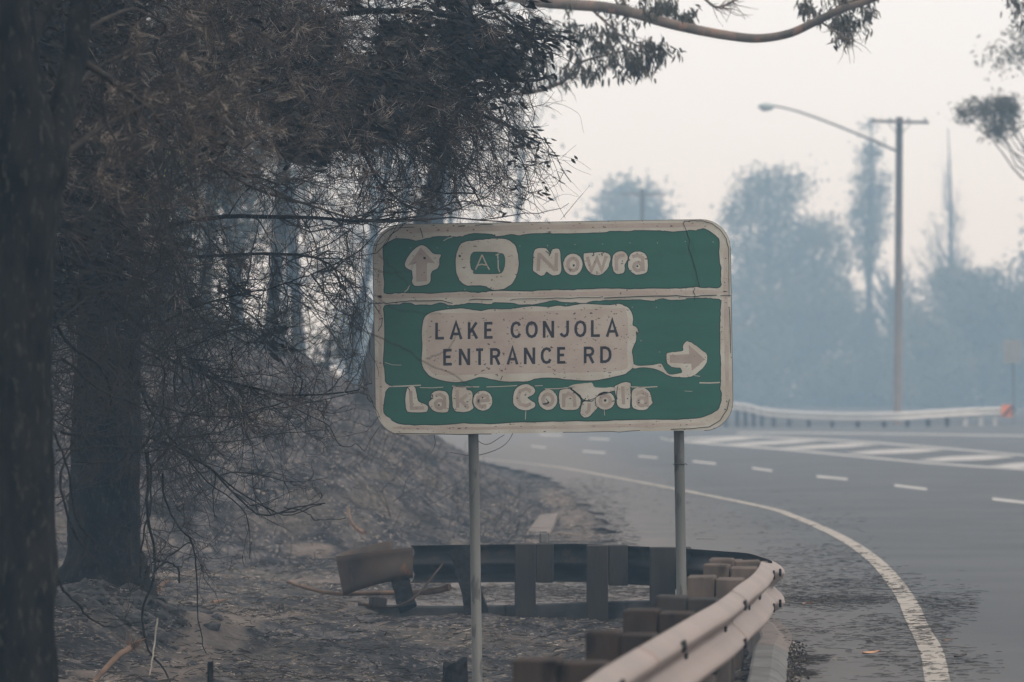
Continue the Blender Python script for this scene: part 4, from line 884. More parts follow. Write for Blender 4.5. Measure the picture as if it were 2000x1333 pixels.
ftree('forked burnt tree trunk behind the power pole', 1722, 176, [(1740,560,60,60),(1700,560,40,60),(1770,620,60,60)], 34, 8, top=450, spread=.5, leaf=(.2,.1), twigs=400, lean=40, limb_r=.09)
ftree('tall bare hazy tree with feathery branches right of the power pole', 1852, 186, [(1855,330,16,45),(1850,400,40,50),(1850,470,65,50),(1890,520,45,45),(1805,520,50,50)], 34, 3, top=250, spread=.40, leaf=(.2,.08), twigs=1300, tr=[.17,.12,.07,.02], limb_r=.042)
ftree('low bushy hazy tree at the right edge of the photo', 1925, 172, [(1930,590,90,60),(1870,560,50,30),(1960,640,80,90),(1860,660,70,70),(1900,730,110,80)], 130, 70, top=540, spread=.75)
ftree('hazy shrubby tree beneath the bare feathery tree', 1810, 168, [(1800,680,60,60),(1830,740,80,60),(1760,740,60,50),(1790,640,35,40)], 80, 60, top=640, spread=.7, fol=M_leaffar2)
ftree('low hazy scrub tree behind the far rail, beside the sign', 1445, 172, [(1450,740,70,60),(1500,770,60,40),(1400,700,60,70)], 60, 60, top=680, spread=.7)
ftree('low hazy scrub tree directly behind the power pole foot', 1690, 170, [(1680,750,80,50),(1620,760,60,40),(1740,770,60,35)], 80, 60, top=700, spread=.7)
ftree('low scrub tree behind the small pale sign', 1990, 168, [(1990,740,60,70),(2040,650,60,90),(1960,770,50,40)], 70, 60, top=640, spread=.7)
ftree('pale hazy treetop rising behind the top edge of the green sign', 1225, 200, [(1212,372,20,22),(1250,385,26,18),(1195,405,22,16),(1275,412,24,14),(1235,430,60,20),(1240,560,90,100)], 90, 44, top=350, spread=.9, leaf=(.45,.22))
for i, (px, D, tp, w) in enumerate([(1330, 200, 560, 90), (1120, 215, 560, 100), (1010, 205, 600, 90), (2110, 180, 420, 100), (2250, 185, 360, 110), (900, 190, 560, 90), (780, 170, 540, 90), (2400, 190, 380, 100)]):
    ftree(['hazy tree hidden low behind the middle of the green sign', 'hazy tree behind the route shield side of the sign', 'hazy tree behind the left part of the sign', 'hazy tree outside the right edge', 'second hazy tree outside the right edge', 'hazy tree beyond the bank, left of the sign', 'hazy tree on the far skyline above the bank', 'third hazy tree outside the right edge'][i],
          px, D, [(px, tp + 60, w, 60), (px - 30, tp + 140, w, 70), (px + 20, 730, w, 50)], 60, 60, top=tp + 20, spread=.9, leaf=(.4, .2))

# gums leaning in from the right, trunks outside the picture
tree('gum_tree', 'hazy gum reaching in at the right edge, flat leafy tuft on bare stems', 'tree', [at_ground(2130, 98, -.3), P(2120, 560, 98), P(2090, 420, 98), P(2060, 380, 98)], [.3, .25, .16, .1],
     [(1925, 215, 42, 18), (1895, 215, 28, 16), (1955, 222, 30, 26), (1945, 250, 30, 12)], 98, .5, 9, 230, .17, (.15, .045), M_bark_far, M_leaffar, droop=-.5, limb_r=.035, limbs_from=.9)
tree('gum_tree', 'second hazy gum at the right edge, only the tip of its leafy crown in view', 'tree', [at_ground(2200, 88, -.3), P(2190, 500, 88), P(2150, 250, 88), P(2080, 120, 88)], [.3, .25, .16, .08],
     [(1985, 115, 32, 22), (2040, 90, 50, 40), (2080, 200, 60, 60)], 88, .6, 10, 170, .26, (.15, .05), M_bark_far, M_leaffar, droop=-.5, limb_r=.035, limbs_from=.7)
tree('gum_tree', 'nearer gum, dark drooping leaves hanging into the top right corner', 'tree', [at_ground(2420, 52, -.3), P(2400, 600, 52), P(2300, 200, 52), P(2140, -30, 52)], [.22, .18, .12, .06],
     [(1995, 12, 26, 30), (2040, -10, 60, 50), (1965, -15, 20, 16), (2120, 40, 70, 60)], 52, .4, 12, 60, .13, (.13, .032), M_gumlimb, M_leafgum, droop=-1.6, limb_r=.02, limbs_from=.8, six=True)

# the overhead gum: trunk on the bank behind the left tangle, long sagging limb across the top
gb = at_ground(700, 62, -.4)
gum = empty('gum_tree', tuple(gb)); tag(gum, 'tall gum on the bank with a long sagging bare limb across the photo top', 'tree')
obj('trunk', *tube_py(curve_pts([gb, P(745, 650, 62), P(800, 500, 62), P(836, 400, 61.5), P(866, 280, 61), P(888, 180, 60), P(905, 60, 58), P(918, -60, 56), P(925, -300, 55)], 30), np.linspace(.165, .085, 30), 14), M_bark_far, gum, smooth=True)
LM = [P(912, 0, 57), P(960, -14, 51), P(1010, -6, 46), P(1060, 4, 45), P(1120, 9, 44.5), P(1180, 14, 44), P(1240, 26, 43.8), P(1300, 44, 43.6), P(1360, 58, 43.4), P(1420, 69, 43.2), P(1480, 75, 43), P(1540, 66, 42.8), P(1590, 44, 42.6), P(1640, 20, 42.4), P(1700, 0, 42.2), P(1760, -25, 42)]
lc = curve_pts(LM, 70); obj('limb', *tube_py(lc, np.interp(np.arange(70), [0, 14, 30, 45, 60, 69], [.075, .062, .056, .048, .040, .030]), 12), M_gumlimb, gum, smooth=True)
lb2 = curve_pts([P(1090, 9, 44.6), P(1130, 60, 44.4), P(1190, 105, 44.2), P(1150, 130, 44.3), P(1100, 165, 44.4), P(1055, 182, 44.5), P(980, 180, 45)][::-1], 26)
Bl = Buf()
for pts, r0, r1 in [([P(884, 205, 60), P(980, 186, 49), P(1040, 180, 45), P(1085, 166, 44.6), P(1112, 150, 44.4), P(1135, 122, 44.3), P(1180, 108, 44.2), P(1240, 95, 44.1)], .030, .008),
                    ([P(1150, 12, 44.3), P(1185, 45, 44.2), P(1220, 75, 44.1), P(1260, 95, 44)], .018, .006), ([P(1362, -20, 43.4), P(1385, 5, 43.4), P(1402, 14, 43.3), P(1425, 6, 43.3), P(1450, -8, 43.2)], .018, .012),
                    ([P(1230, 22, 44), P(1215, -10, 44), P(1250, -40, 44)], .02, .01), ([P(1600, 40, 42.6), P(1630, 60, 42.5), P(1655, 75, 42.4)], .014, .004), ([P(1660, 12, 42.3), P(1650, -20, 42.3), P(1680, -50, 42.3)], .014, .006),
                    ([P(1010, -6, 46), P(1060, 50, 45.6), P(1090, 80, 45.3)], .016, .005)]:
    c = curve_pts(pts, 16)[None]; Bl.tube(c, np.linspace(r0, r1, 16)[None], 6)
    st, d, _ = children(c, 26, .8, .2); Bl.tube(grow(st, d + [0, 0, -.3], RNG.uniform(.1, .4, 26), 5, .3), np.repeat(np.linspace(.006, .002, 5)[None], 26, 0), 3)
Bl.build('branchlet', M_gumlimb, gum)
cl = []
for n_, cx, cy, rx, ry in [(50,1060,100,60,60),(46,1120,60,70,40),(60,1180,110,80,30),(60,1240,110,60,25),(40,1275,95,30,22),(22,1240,130,40,14),(34,1190,60,60,30),(30,1040,150,50,30),(36,1130,140,50,20),(40,1230,10,90,22),(34,1300,10,40,16),(18,1340,30,20,12),
                           (30,1655,60,28,24),(26,1640,35,30,22),(16,1690,20,22,20),(10,1590,30,12,20),(24,1650,-10,50,20),(12,1570,10,6,10),(40,980,60,50,60)]:
    for _ in range(int(n_ * (.62 if cx < 1300 else .85))): cl.append(tuple(P(cx + rx * RNG.normal(0, .5), cy + ry * RNG.normal(0, .5), 44 + RNG.normal(0, .35))))
cl = np.array(cl); per = 7; m = len(cl) * per
cc = np.repeat(cl, per, 0) + RNG.normal(0, .030, (m, 3)); dd = RNG.normal(0, .42, (m, 3)) + [.10, 0, -1.0]
V, F = leaves(cc, dd, RNG.uniform(.07, .13, m), RNG.uniform(.018, .032, m)); o_ = np_obj('crown', V, F, M_leafgum, gum); o_['kind'] = 'stuff'

# burnt forest standing on the bank behind the tangle
BT = 'burnt forest trees on the bank'
LOOK = ['slim blackened', 'thick grey-barked', 'tall straight charred', 'leaning scorched', 'forked smoke-grey']
WHERE = []
spec = [(818, 100, 24, 14, ''), (590, 118, 20, -9, ''), (522, 96, 22, 12, ''), (655, 150, 14, 22, ''), (462, 74, 12, -16, ''), (398, 74, 20, 9, ''), (330, 48, 26, 4, ''), (612, 175, 10, -12, ''), (748, 165, 12, 10, ''), (905, 170, 10, -6, ''), (975, 185, 10, 8, ''),
        (250, 66, 34, 0, ''), (180, 56, 30, 4, ''), (90, 50, 34, 0, ''), (20, 62, 34, 0, ''), (690, 190, 9, 8, ''), (488, 130, 12, -7, ''), (365, 92, 20, 0, ''), (548, 180, 9, 5, ''), (300, 100, 22, 0, ''), (436, 120, 12, 14, '')]
LAB = ['hazy upright trunk seen through twigs above the top left of the sign', 'bluish trunk in the middle of the smoky gap left of the sign', 'charred trunk left of the bluish one in the smoky gap',
       'pale hazy trunk halfway between the sign and the smoky gap', 'narrow dark trunk low on the bank among the tangled twigs', 'broad scorched trunk behind the tangle, right of the thick dark trunk', 'near dark trunk on the bank just right of the thick dark trunk',
       'faint trunk far back in the smoke, left of the sign', 'thin faint trunk behind the top left corner of the sign', 'thin far trunk above the word shield of the sign', 'thin far trunk right of the others above the sign',
       'burnt trunk hidden behind the thick dark trunk', 'burnt trunk between the two big dark trunks', 'burnt trunk behind the nearest trunk at the left edge', 'burnt trunk at the very left edge behind the nearest one',
       'faint trunk deep in the smoke near the leaning one', 'middle-distance trunk behind the charred one in the gap', 'middle-distance trunk behind the broad scorched one', 'farthest faint trunk in the smoky gap', 'far trunk right of the thick dark trunk, deep in smoke', 'far slender trunk deep in smoke behind the narrow dark one']
for i, (px, D, w, lean, _) in enumerate(spec):
    b = at_ground(px, D, -.4); lx = lean * 4
    top = P(px + lx * 1.5, max(-260, 750 - (13.0 - CAMH) * FPX / D), D); r = w / 2 * D / FPX * 1.15
    dark = 1.0 if px < 520 else .5
    tree('burnt_tree', LAB[i], 'tree', [b, b * .6 + top * .4 + Vector((RNG.normal(0, .1), 0, 0)), b * .3 + top * .7 + Vector((RNG.normal(0, .12), 0, 0)), top], [r * 1.15, r, r * .75, r * .4],
         [(px + 20, 120, 130, 170), (px, 330, 120, 110), (px + 10, 480, 90, 70)], D, 1.6, int(44 if px < 420 else 22), int(60 if px < 420 else 28), .34 * (D / 70), (.13 * D / 70, .05 * D / 70), M_bark_grey, M_leaffar, BT, droop=-.8, limb_r=.035, twigs=150, limbs_from=.22)

# understorey scrub on the bank, seen as a mass
def scrub(label, px, D, blobs, k, per, m=M_leaffar, leaf=(.12, .045), spread=.25):
    b = at_ground(px, D, -.2); t = P(px, min(q[1] for q in blobs) + 30, D)
    tree('burnt_shrub', label, 'shrub', [b, (b + t) / 2, t], [.06, .04, .02], blobs, D, .8, k, per, spread, leaf, M_bark_grey, m, 'scorched shrubs on the bank', droop=-.3, limb_r=.02, twigs=180, limbs_from=.1)
scrub('scorched shrub behind the thick dark trunk', 260, 47, [(260, 640, 90, 90), (240, 760, 80, 60)], 50, 50)
scrub('scorched shrub left of the smoky gap on the bank', 370, 54, [(360, 640, 70, 60), (340, 540, 60, 60)], 30, 40)
scrub('scorched shrub low in the smoky gap', 540, 64, [(540, 670, 60, 30), (560, 640, 60, 30)], 22, 24)
scrub('wispy shrub by the leaning grey trunk', 640, 72, [(640, 690, 60, 40), (690, 640, 40, 50)], 26, 22)
scrub('scorched shrub between the big dark trunks', 90, 45, [(80, 620, 90, 120), (60, 480, 80, 100)], 60, 50)

# ------------------------------------------------------------------ the two big trunks
def big_trunk(name, label, axis_, rad, m, sides=40, ribs=.10, seed=0):
    c = curve_pts([P(*q) for q in axis_], 90); r = np.interp(np.linspace(0, 1, 90), np.linspace(0, 1, len(rad)), rad)
    root = empty(name, tuple(c[0])); tag(root, label, 'tree')
    a = np.arange(sides) * 2 * math.pi / sides; A, I = np.meshgrid(a, np.arange(90))
    rr = r[:, None] * (1 + ribs * vnoise(A * 5, I * .10, seed, 1) * .7 + ribs * .7 * vnoise(A * 14, I * .28, seed + 1, 1) + ribs * .4 * vnoise(A * 30, I * .7, seed + 2, 1))
    V = np.stack([c[:, 0:1] + rr * np.cos(A), c[:, 1:2] + rr * np.sin(A), np.repeat(c[:, 2:3], sides, 1)], -1).reshape(-1, 3)
    i = (np.arange(89)[:, None] * sides + np.arange(sides)[None]); j = np.arange(89)[:, None] * sides + (np.arange(sides)[None] + 1) % sides
    F = np.stack([i, j, j + sides, i + sides], -1).reshape(-1, 4); np_obj('trunk', V, F, m, root, smooth=True); return root, c
T1, t1c = big_trunk('burnt_tree', 'nearest charred trunk filling the left edge of the photo, forking near the top', [(40, 1700, 19), (38, 1333, 19), (42, 1000, 19), (36, 700, 19), (45, 420, 19), (60, 330, 19), (30, 150, 19), (10, -80, 19), (-30, -400, 19)], [.22, .175, .155, .150, .16, .17, .12, .10, .08], M_bark_black, seed=3)
T2, t2c = big_trunk('burnt_tree', 'thick dark blue-grey trunk standing on the rubble mound right of the nearest trunk', [(200, 1190, 31), (200, 1140, 31), (205, 1080, 31), (208, 950, 31), (212, 760, 31), (218, 560, 31), (222, 330, 31), (235, 0, 31), (240, -500, 31)], [.46, .36, .275, .255, .245, .235, .22, .19, .13], M_bark_black, seed=8)
def limb_on(root, pts, r0, r1, m=M_bark_black, n=26, kink=.012, sides=8, name='limb'):
    c = curve_pts([P(*q) for q in pts], n); c[1:] += np.cumsum(RNG.normal(0, kink * .35, (n - 1, 3)), 0)
    obj(name, *tube_py(c, np.linspace(r0, r1, n), sides), m, root, smooth=True); return c
limb_on(T1, [(60, 345, 19), (105, 300, 19), (130, 180, 19.2), (150, 60, 19.4), (165, -120, 19.6)], .075, .05)
limb_on(T1, [(45, 120, 19), (80, 40, 19.3), (140, -60, 19.6)], .05, .03)

# ------------------------------------------------------------------ the burnt tangle on the left
def proj(v): return 1000 + v[..., 0] / v[..., 1] * FPX, HOR - (v[..., 2] - CAMH) / v[..., 1] * FPX
RB = np.array([(-200, 1040), (-50, 1050), (0, 1065), (50, 1105), (100, 1140), (150, 1085), (200, 1066), (250, 1058), (300, 1100), (350, 1092), (400, 1125), (432, 1105), (445, 780), (470, 728), (600, 732), (800, 738), (850, 700), (950, 640), (1050, 570), (1150, 480), (1300, 330)])
def allowed(v, slack=18, low=1e9):
    px, py = proj(v); return (px < np.interp(py, RB[:, 0], RB[:, 1]) + RNG.normal(0, slack, px.shape)) & (py < low)
M_leafd = M_leafburnt
def limb_set(root, defs, m=M_bark_black, name='limb'):
    out = []
    for pts, r0, r1 in defs:
        c = curve_pts([P(*q) for q in pts], 24); c[1:] += np.cumsum(RNG.normal(0, .006, (23, 3)), 0)
        obj(name, *tube_py(c, np.linspace(r0, r1, 24), 8), m, root, smooth=True); out.append(c)
    return np.array(out)
def ragged(n, lo, hi): return RNG.uniform(lo, hi, n)
# upper crown: belongs to the thick dark trunk
up_l = limb_set(T2, [
 ([(222,230,31), (350,140,30), (520,70,29), (700,35,29), (900,50,28.5), (1040,100,28)], .040, .008),
 ([(222,330,31), (330,255,30), (470,205,29), (650,175,28.5), (850,175,28), (1000,235,28), (1060,265,28)], .035, .006),
 ([(222,480,31), (300,452,30), (450,425,29), (600,428,28.5), (740,432,28), (850,424,28)], .024, .005),
 ([(225,520,31), (330,502,30), (560,497,29), (640,520,28.5), (700,560,28.3)], .016, .004),
 ([(232,60,31), (420,-60,30), (600,10,29.5), (700,120,29), (820,200,28.5), (900,300,28.2), (960,400,28)], .030, .005),
 ([(232,20,31), (400,-40,31), (520,20,30), (640,150,29.5), (700,260,29), (760,360,29), (830,420,29)], .028, .005),
 ([(235,-60,31), (500,-130,30), (800,-80,29.5), (980,20,29), (1080,110,29)], .035, .006),
 ([(232,120,31), (300,60,29), (420,50,28), (560,100,27.5), (700,140,27.3)], .022, .005)])
near_l = limb_set(T1, [([(140,105,19.4), (190,145,20), (245,180,21), (300,225,22), (350,265,23), (400,315,24), (450,350,25), (520,388,26), (600,410,26.5), (730,446,27), (880,432,27.3), (1000,442,27.5)], .020, .004),
 ([(60,200,19), (110,210,19.5), (180,120,21), (300,60,22), (420,40,23)], .014, .005), ([(150,60,19.4), (250,30,21), (330,60,22), (310,120,23), (350,200,24)], .012, .004),
 ([(100,330,19.2), (180,270,20), (300,200,22), (420,190,24), (560,160,25)], .016, .004)], M_limb)
low_l = limb_set(T2, [
 ([(225,640,30.8), (330,700,30), (450,742,29), (560,772,28.5), (680,762,28), (725,745,28)], .014, .003),
 ([(225,560,31), (300,610,29.5), (350,680,29), (420,760,28.5), (480,830,28)], .012, .003),
 ([(215,620,31), (300,640,29), (420,600,28.5), (560,560,28.3), (660,520,28)], .012, .003),
 ([(225,700,31), (330,830,29), (300,860,28.5), (400,905,28), (470,970,27.8), (520,1010,27.6), (600,990,27.6), (640,982,27.6)], .012, .003)])
UP = np.concatenate([up_l, near_l[:1]]); 
def twig_levels(root, base, n1, n2, n3, L1, L2, L3, bias1, m, name, slack=18, low=1e9, r=(.0055, .0030, .0019), wander=(.22, .28, .30), sp=(.8, .85, .9)):
    B = Buf()
    st, d, _ = children(base, n1, sp[0], .08); A = grow(st, d * .8 + [.15, 0, -.1], ragged(n1, *L1), 9, wander[0], bias1, .10)
    k = allowed(A[:, -1], slack, low) & allowed(A[:, 4], slack, low); A = A[k]; B.tube(A, np.repeat(np.linspace(r[0], r[0] * .35, 9)[None], len(A), 0) * RNG.uniform(.6, 1.3, (len(A), 1)), 4)
    st, d, _ = children(A, n2, sp[1], .1); C = grow(st, d, ragged(n2, *L2), 7, wander[1], bias1, .14)
    k = allowed(C[:, -1], slack, low); C = C[k]; B.tube(C, np.repeat(np.linspace(r[1], r[1] * .4, 7)[None], len(C), 0) * RNG.uniform(.6, 1.3, (len(C), 1)), 3)
    st, d, _ = children(C, n3, sp[2], .1); E = grow(st, d, ragged(n3, *L3), 5, wander[2], bias1, .18)
    k = allowed(E[:, -1], slack, low); E = E[k]; B.tube(E, np.repeat(np.linspace(r[2], r[2] * .5, 5)[None], len(E), 0), 3)
    o_ = B.build(name, m, root); o_['kind'] = 'stuff'; return A, C, E
A1, C1, E1 = twig_levels(T2, UP, 480, 3300, 7000, (.35, 1.25), (.15, .55), (.06, .25), (.03, 0, -.07), M_twig, 'twig')
A2, C2, E2 = twig_levels(T2, low_l, 140, 900, 1900, (.3, 1.0), (.15, .5), (.06, .22), (.03, 0, -.03), M_twig, 'twig', low=1150)
# scorched leaf clumps: frozen in the direction of the fire wind
def leafset(root, src, n, per, m, w_of, L=(.060, .110), Wd=(.024, .040), wind=(1.0, .15, -.28), sprd=.38, jit=.045, slack=14):
    i = RNG.integers(0, len(src), n * 6); t = src[i, -1]; px, py = proj(t); keep = RNG.uniform(0, 1, len(t)) < w_of(px, py); t = t[keep][:n]
    t = t[allowed(t, slack)]
    m_ = len(t) * per; cc = np.repeat(t, per, 0) + RNG.normal(0, jit, (m_, 3)); tw = unit(np.asarray(wind) + np.repeat(RNG.normal(0, .30, (len(t), 3)), per, 0) + RNG.normal(0, sprd, (m_, 3)))
    V, F = leaves(cc - tw * .05, tw, RNG.uniform(*L, m_), RNG.uniform(*Wd, m_)); o_ = np_obj('crown', V, F, m, root); o_['kind'] = 'stuff'; return o_
def w_leafy(px, py):
    bot = np.interp(px, [100, 450, 600, 700, 800, 880, 950, 1000, 1060, 1100], [420, 350, 320, 280, 240, 200, 200, 270, 335, 350]); w = np.clip((px - 430) / 300, .12, 1) * np.clip((bot - py) / 40 + .5, 0.0, 1)
    patch = vnoise(px, py, 21, 90) * .9 + vnoise(px, py, 22, 40) * .5 + .40
    return np.clip(w * np.clip(patch + np.clip((px - 850) / 300, 0, .2), 0, 1), 0, 1)
leafset(T2, np.concatenate([C1[:, ::3], E1[:, :3]])if False else E1, 1350, 8, M_leafd, w_leafy)
leafset(T2, E2, 40, 10, M_leafd, lambda a, b: np.exp(-((a - 430) / 60) ** 2 - ((b - 565) / 22) ** 2) + .8 * np.exp(-((a - 535) / 40) ** 2 - ((b - 675) / 22) ** 2), jit=.03)
leafset(T2, E1, 170, 8, M_leafd, lambda a, b: 1.0 * (a > 920) * (b < 215) * (b > -30), slack=10)
# long bare twigs drooping to the right beyond the crown
n = 130; t_ = RNG.uniform(0, 1, n); st = np.array([tuple(P(720 + 260 * a + RNG.normal(0, 25), 250 - 60 * a + RNG.normal(0, 30), 28 + RNG.normal(0, .5))) for a in t_])
A4 = grow(st, np.stack([RNG.uniform(.2, 1.0, n), RNG.normal(0, .3, n), RNG.uniform(-1.0, -.1, n)], 1), RNG.uniform(.4, 1.05, n), 10, .13, (.02, 0, -.03), .07); k = allowed(A4[:, -1], 22) & allowed(A4[:, 5], 10); A4 = A4[k]
B4 = Buf(); B4.tube(A4, np.repeat(np.linspace(.0036, .0014, 10)[None], len(A4), 0), 4)
c_, d_, _ = children(A4, 1300, .6, .1); E4 = grow(c_, d_, RNG.uniform(.08, .36, 1300), 6, .2, (.03, 0, -.03), .12); E4 = E4[allowed(E4[:, -1], 24)]; B4.tube(E4, np.repeat(np.linspace(.0019, .0009, 6)[None], len(E4), 0), 3)
o_ = B4.build('twig', M_twig, T2); o_['kind'] = 'stuff'
leafset(T2, E4, 60, 3, M_leafd, lambda a, b: 1.0 * (a > 1010) * (b > 230) + .1, L=(.045, .075), Wd=(.016, .026), jit=.03, slack=20)
# fine dry sprays, brown
def sprays(root, src, n, per, m, w_of, L=(.07, .22), r=.0021):
    i = RNG.integers(0, len(src), n * 6); t = src[i, -1]; px, py = proj(t); t = t[RNG.uniform(0, 1, len(t)) < w_of(px, py)][:n]
    fan = unit(RNG.normal(0, .6, (len(t), 3)) + [.7, 0, -.25]); m_ = len(t) * per
    st = np.repeat(t + [0, -.25, 0] + RNG.normal(0, .15, t.shape), per, 0) + RNG.normal(0, .02, (m_, 3)); d = np.repeat(fan, per, 0) + RNG.normal(0, .45, (m_, 3))
    Pt = grow(st, d, RNG.uniform(*L, m_), 5, .07, (.0, 0, .01), .09); k = allowed(Pt[:, -1], 12); Pt = Pt[k]
    V, F = tubes(Pt, np.repeat(np.linspace(r, r * .6, 5)[None], len(Pt), 0), 3); o_ = np_obj('dry_spray', V, F, m, root); o_['kind'] = 'stuff'
sprays(T2, E1, 2100, 10, M_twigbrown, lambda a, b: np.clip(1.2 - np.abs(a - 420) / 480, 0, 1) * np.clip((420 - b) / 150, 0, 1) * np.clip(vnoise(a, b, 31, 110) + .75, 0, 1))
sprays(T2, E2, 240, 8, M_twigbrown, lambda a, b: np.exp(-((a - 580) / 110) ** 2 - ((b - 760) / 45) ** 2), L=(.06, .2), r=.0014)

# vine thicket in front of the two trunks, low down
vb = at_ground(290, 27.5, 0); vine = empty('vine_thicket', tuple(vb)); tag(vine, 'bare burnt vines looping and hanging in front of the thick dark trunk', 'vines')
VD = [([(120,845,24), (200,855,25), (300,862,26.5), (400,905,27), (500,978,27.3), (560,1000,27.5), (640,982,27.5)], .0095, .003),
 ([(285,880,26.8), (286,960,26.8), (280,1010,26.8), (292,1080,26.9), (290,1140,27), (268,1200,27), (272,1260,27), (300,1300,27), (325,1345,26.8)], .0105, .006),
 ([(290,880,27), (294,960,27), (288,1050,27), (290,1120,27.2)], .007, .005),
 ([(318,925,27), (330,990,27), (352,1030,27), (372,1060,27), (374,1130,27), (378,1210,27), (396,1270,27)], .0075, .003),
 ([(270,745,27), (290,800,27), (310,830,27), (345,880,27), (400,945,27.2), (455,990,27.3), (475,1020,27.3), (482,1090,27.3)], .0085, .0025),
 ([(130,520,22), (160,590,23), (105,620,22), (140,690,23), (190,730,24), (210,800,24.5), (160,860,24), (110,930,23), (118,1010,23), (150,1080,23.5)], .012, .006),
 ([(372,1060,27), (330,1090,27), (300,1105,27), (292,1125,27)], .005, .004),
 ([(105,640,22), (170,600,23), (260,560,24.5), (330,500,26)], .009, .004),
 ([(100,1100,22), (150,1180,23), (210,1225,24), (290,1212,25.5)], .008, .004),
 ([(60,760,20), (120,880,21.5), (140,1000,22.5), (170,1060,23)], .007, .004),
 ([(300,690,27), (320,730,27), (318,790,27), (300,830,27), (285,880,27)], .006, .004),
 ([(370,720,27), (375,770,27), (350,800,27), (330,770,27), (335,700,27), (320,640,27)], .006, .004),
 ([(398,720,27.5), (402,760,27.5), (408,800,27.5), (402,840,27.5), (420,880,27.5)], .004, .003),
 ([(455,680,28), (450,720,28), (380,800,27.5), (330,880,27.3), (310,950,27)], .005, .003),
 ([(296,1130,26.9), (310,1108,26.9), (330,1108,26.9), (345,1130,26.9), (340,1150,27)], .006, .006),
 ([(555,990,27.5), (590,1000,27.5), (620,1015,27.5), (680,1010,27.5)], .004, .0025),
 ([(120,700,21), (200,770,23), (300,800,25), (420,820,26.5), (560,800,27.5), (700,770,28)], .006, .003),
 ([(110,880,21), (200,870,24), (320,870,26), (450,860,27), (560,840,27.5), (640,835,27.6)], .006, .002)]
vl = limb_set(vine, VD, M_bark_black, 'vine')
A3, C3, E3 = twig_levels(vine, vl, 110, 560, 1200, (.2, .7), (.08, .35), (.05, .15), (.03, 0, -.05), M_twig, 'twig', low=1180, r=(.0035, .0022, .0016), wander=(.28, .3, .3))
# the zigzag twig in front of the bank and its thin companions by the sign corner
zz_ = curve_pts([P(*q) for q in [(560,790,28), (610,815,28), (640,830,28), (652,850,28), (664,870,28), (684,873,28), (696,867,28), (712,881,28), (722,862,28.1), (742,833,28.2)]], 28)
obj('vine', *tube_py(zz_, np.linspace(.004, .003, 28), 5), M_twig, vine)
for pts in ([(848,850,30), (850,868,30), (842,885,30)], [(1010,830,30.5), (985,870,30.3), (930,890,30.1), (880,884,30)], [(905,828,30), (945,868,30.2), (985,850,30.3)]):
    c = curve_pts([P(*q) for q in pts], 14); obj('vine', *tube_py(c, np.linspace(.003, .0018, 14), 4), M_twig, vine)
# near twigs, out of focus, crossing the left part of the sign
nb = limb_set(vine, [([(600,600,20.5), (700,640,20.5), (780,672,20.5), (832,700,20.5), (880,728,20.5), (915,748,20.5)], .0035, .0015), ([(832,700,20.5), (865,688,20.5), (888,660,20.5), (898,640,20.5)], .0022, .0012),
 ([(640,520,20.5), (720,520,20.5), (790,535,20.5), (820,520,20.5)], .0022, .0012), ([(740,500,20.5), (770,520,20.5), (800,548,20.5)], .0018, .001), ([(560,430,20), (650,520,20), (760,600,20), (850,620,20)], .0025, .001)], M_twig, 'vine')
# a few yellow-green shoots
Bv = []
for px, py, D in [(328,300,25), (318,340,25), (275,385,25), (352,316,25), (660,620,28), (470,560,28)]:
    for _ in range(5):
        p = P(px + random.uniform(-6, 6), py + random.uniform(-6, 6), D); Bv.append(tuple(p))
Bv = np.array(Bv); V, F = leaves(Bv, RNG.normal(0, 1, Bv.shape), np.full(len(Bv), .024), np.full(len(Bv), .012)); np_obj('green_shoot', V, F, M_budleaf, vine)
for pts, r in [([(330,250,24), (326,300,24.3), (300,350,24.5), (280,385,24.6)], .004), ([(318,278,24.3), (290,310,24.4), (288,335,24.4)], .003)]:
    obj('pale_twig', *tube_py(curve_pts([P(*q) for q in pts], 12), np.linspace(r, r * .5, 12), 5), M_palestick, vine)
# long stray hairs of twig against the sky at the crown's right side
Bh = Buf()
for pts in ([(1068,200,28), (1100,205,28), (1130,222,28), (1136,240,28), (1140,260,28)], [(1065,205,28), (1085,215,28), (1098,225,28)], [(1066,208,28), (1090,198,28), (1106,197,28)], [(1100,305,28), (1130,315,28), (1155,332,28)], [(1100,312,28), (1125,330,28), (1155,342,28)],
            [(1095,310,28), (1110,296,28), (1126,283,28)], [(1095,430,28), (1115,405,28), (1138,378,28)], [(1100,425,28), (1125,395,28), (1152,362,28)], [(1098,330,28), (1112,350,28), (1135,375,28)], [(1060,400,28), (1100,380,28), (1130,385,28)]):
    c = curve_pts([P(*q) for q in pts], 9)[None]; Bh.tube(c, np.linspace(.0014, .0009, 9)[None], 3)
o_ = Bh.build('twig', M_twig, T2)
# more loose twigs standing out of the burnt bank
def bank_sticks(n):
    y = RNG.uniform(41, 66, n); x = RNG.uniform(-4.2, .2, n) * y / 50; k = x < leftx(y) - .3; x, y = x[k], y[k]; z = terrain(x, y)
    Pt = grow(np.stack([x, y, z], 1), np.stack([RNG.normal(0, .6, len(x)), RNG.normal(0, .3, len(x)), np.full(len(x), .7)], 1), RNG.uniform(.08, .5, len(x)), 5, .25, (0, 0, -.05))
    V, F = tubes(Pt, np.repeat(np.linspace(.006, .002, 5)[None], len(x), 0), 3); o_ = np_obj('burnt_stems', V, F, M_debris); tag(o_, 'thin burnt stems and roots sticking out of the bank', 'burnt stems', kind='stuff')
bank_sticks(700)
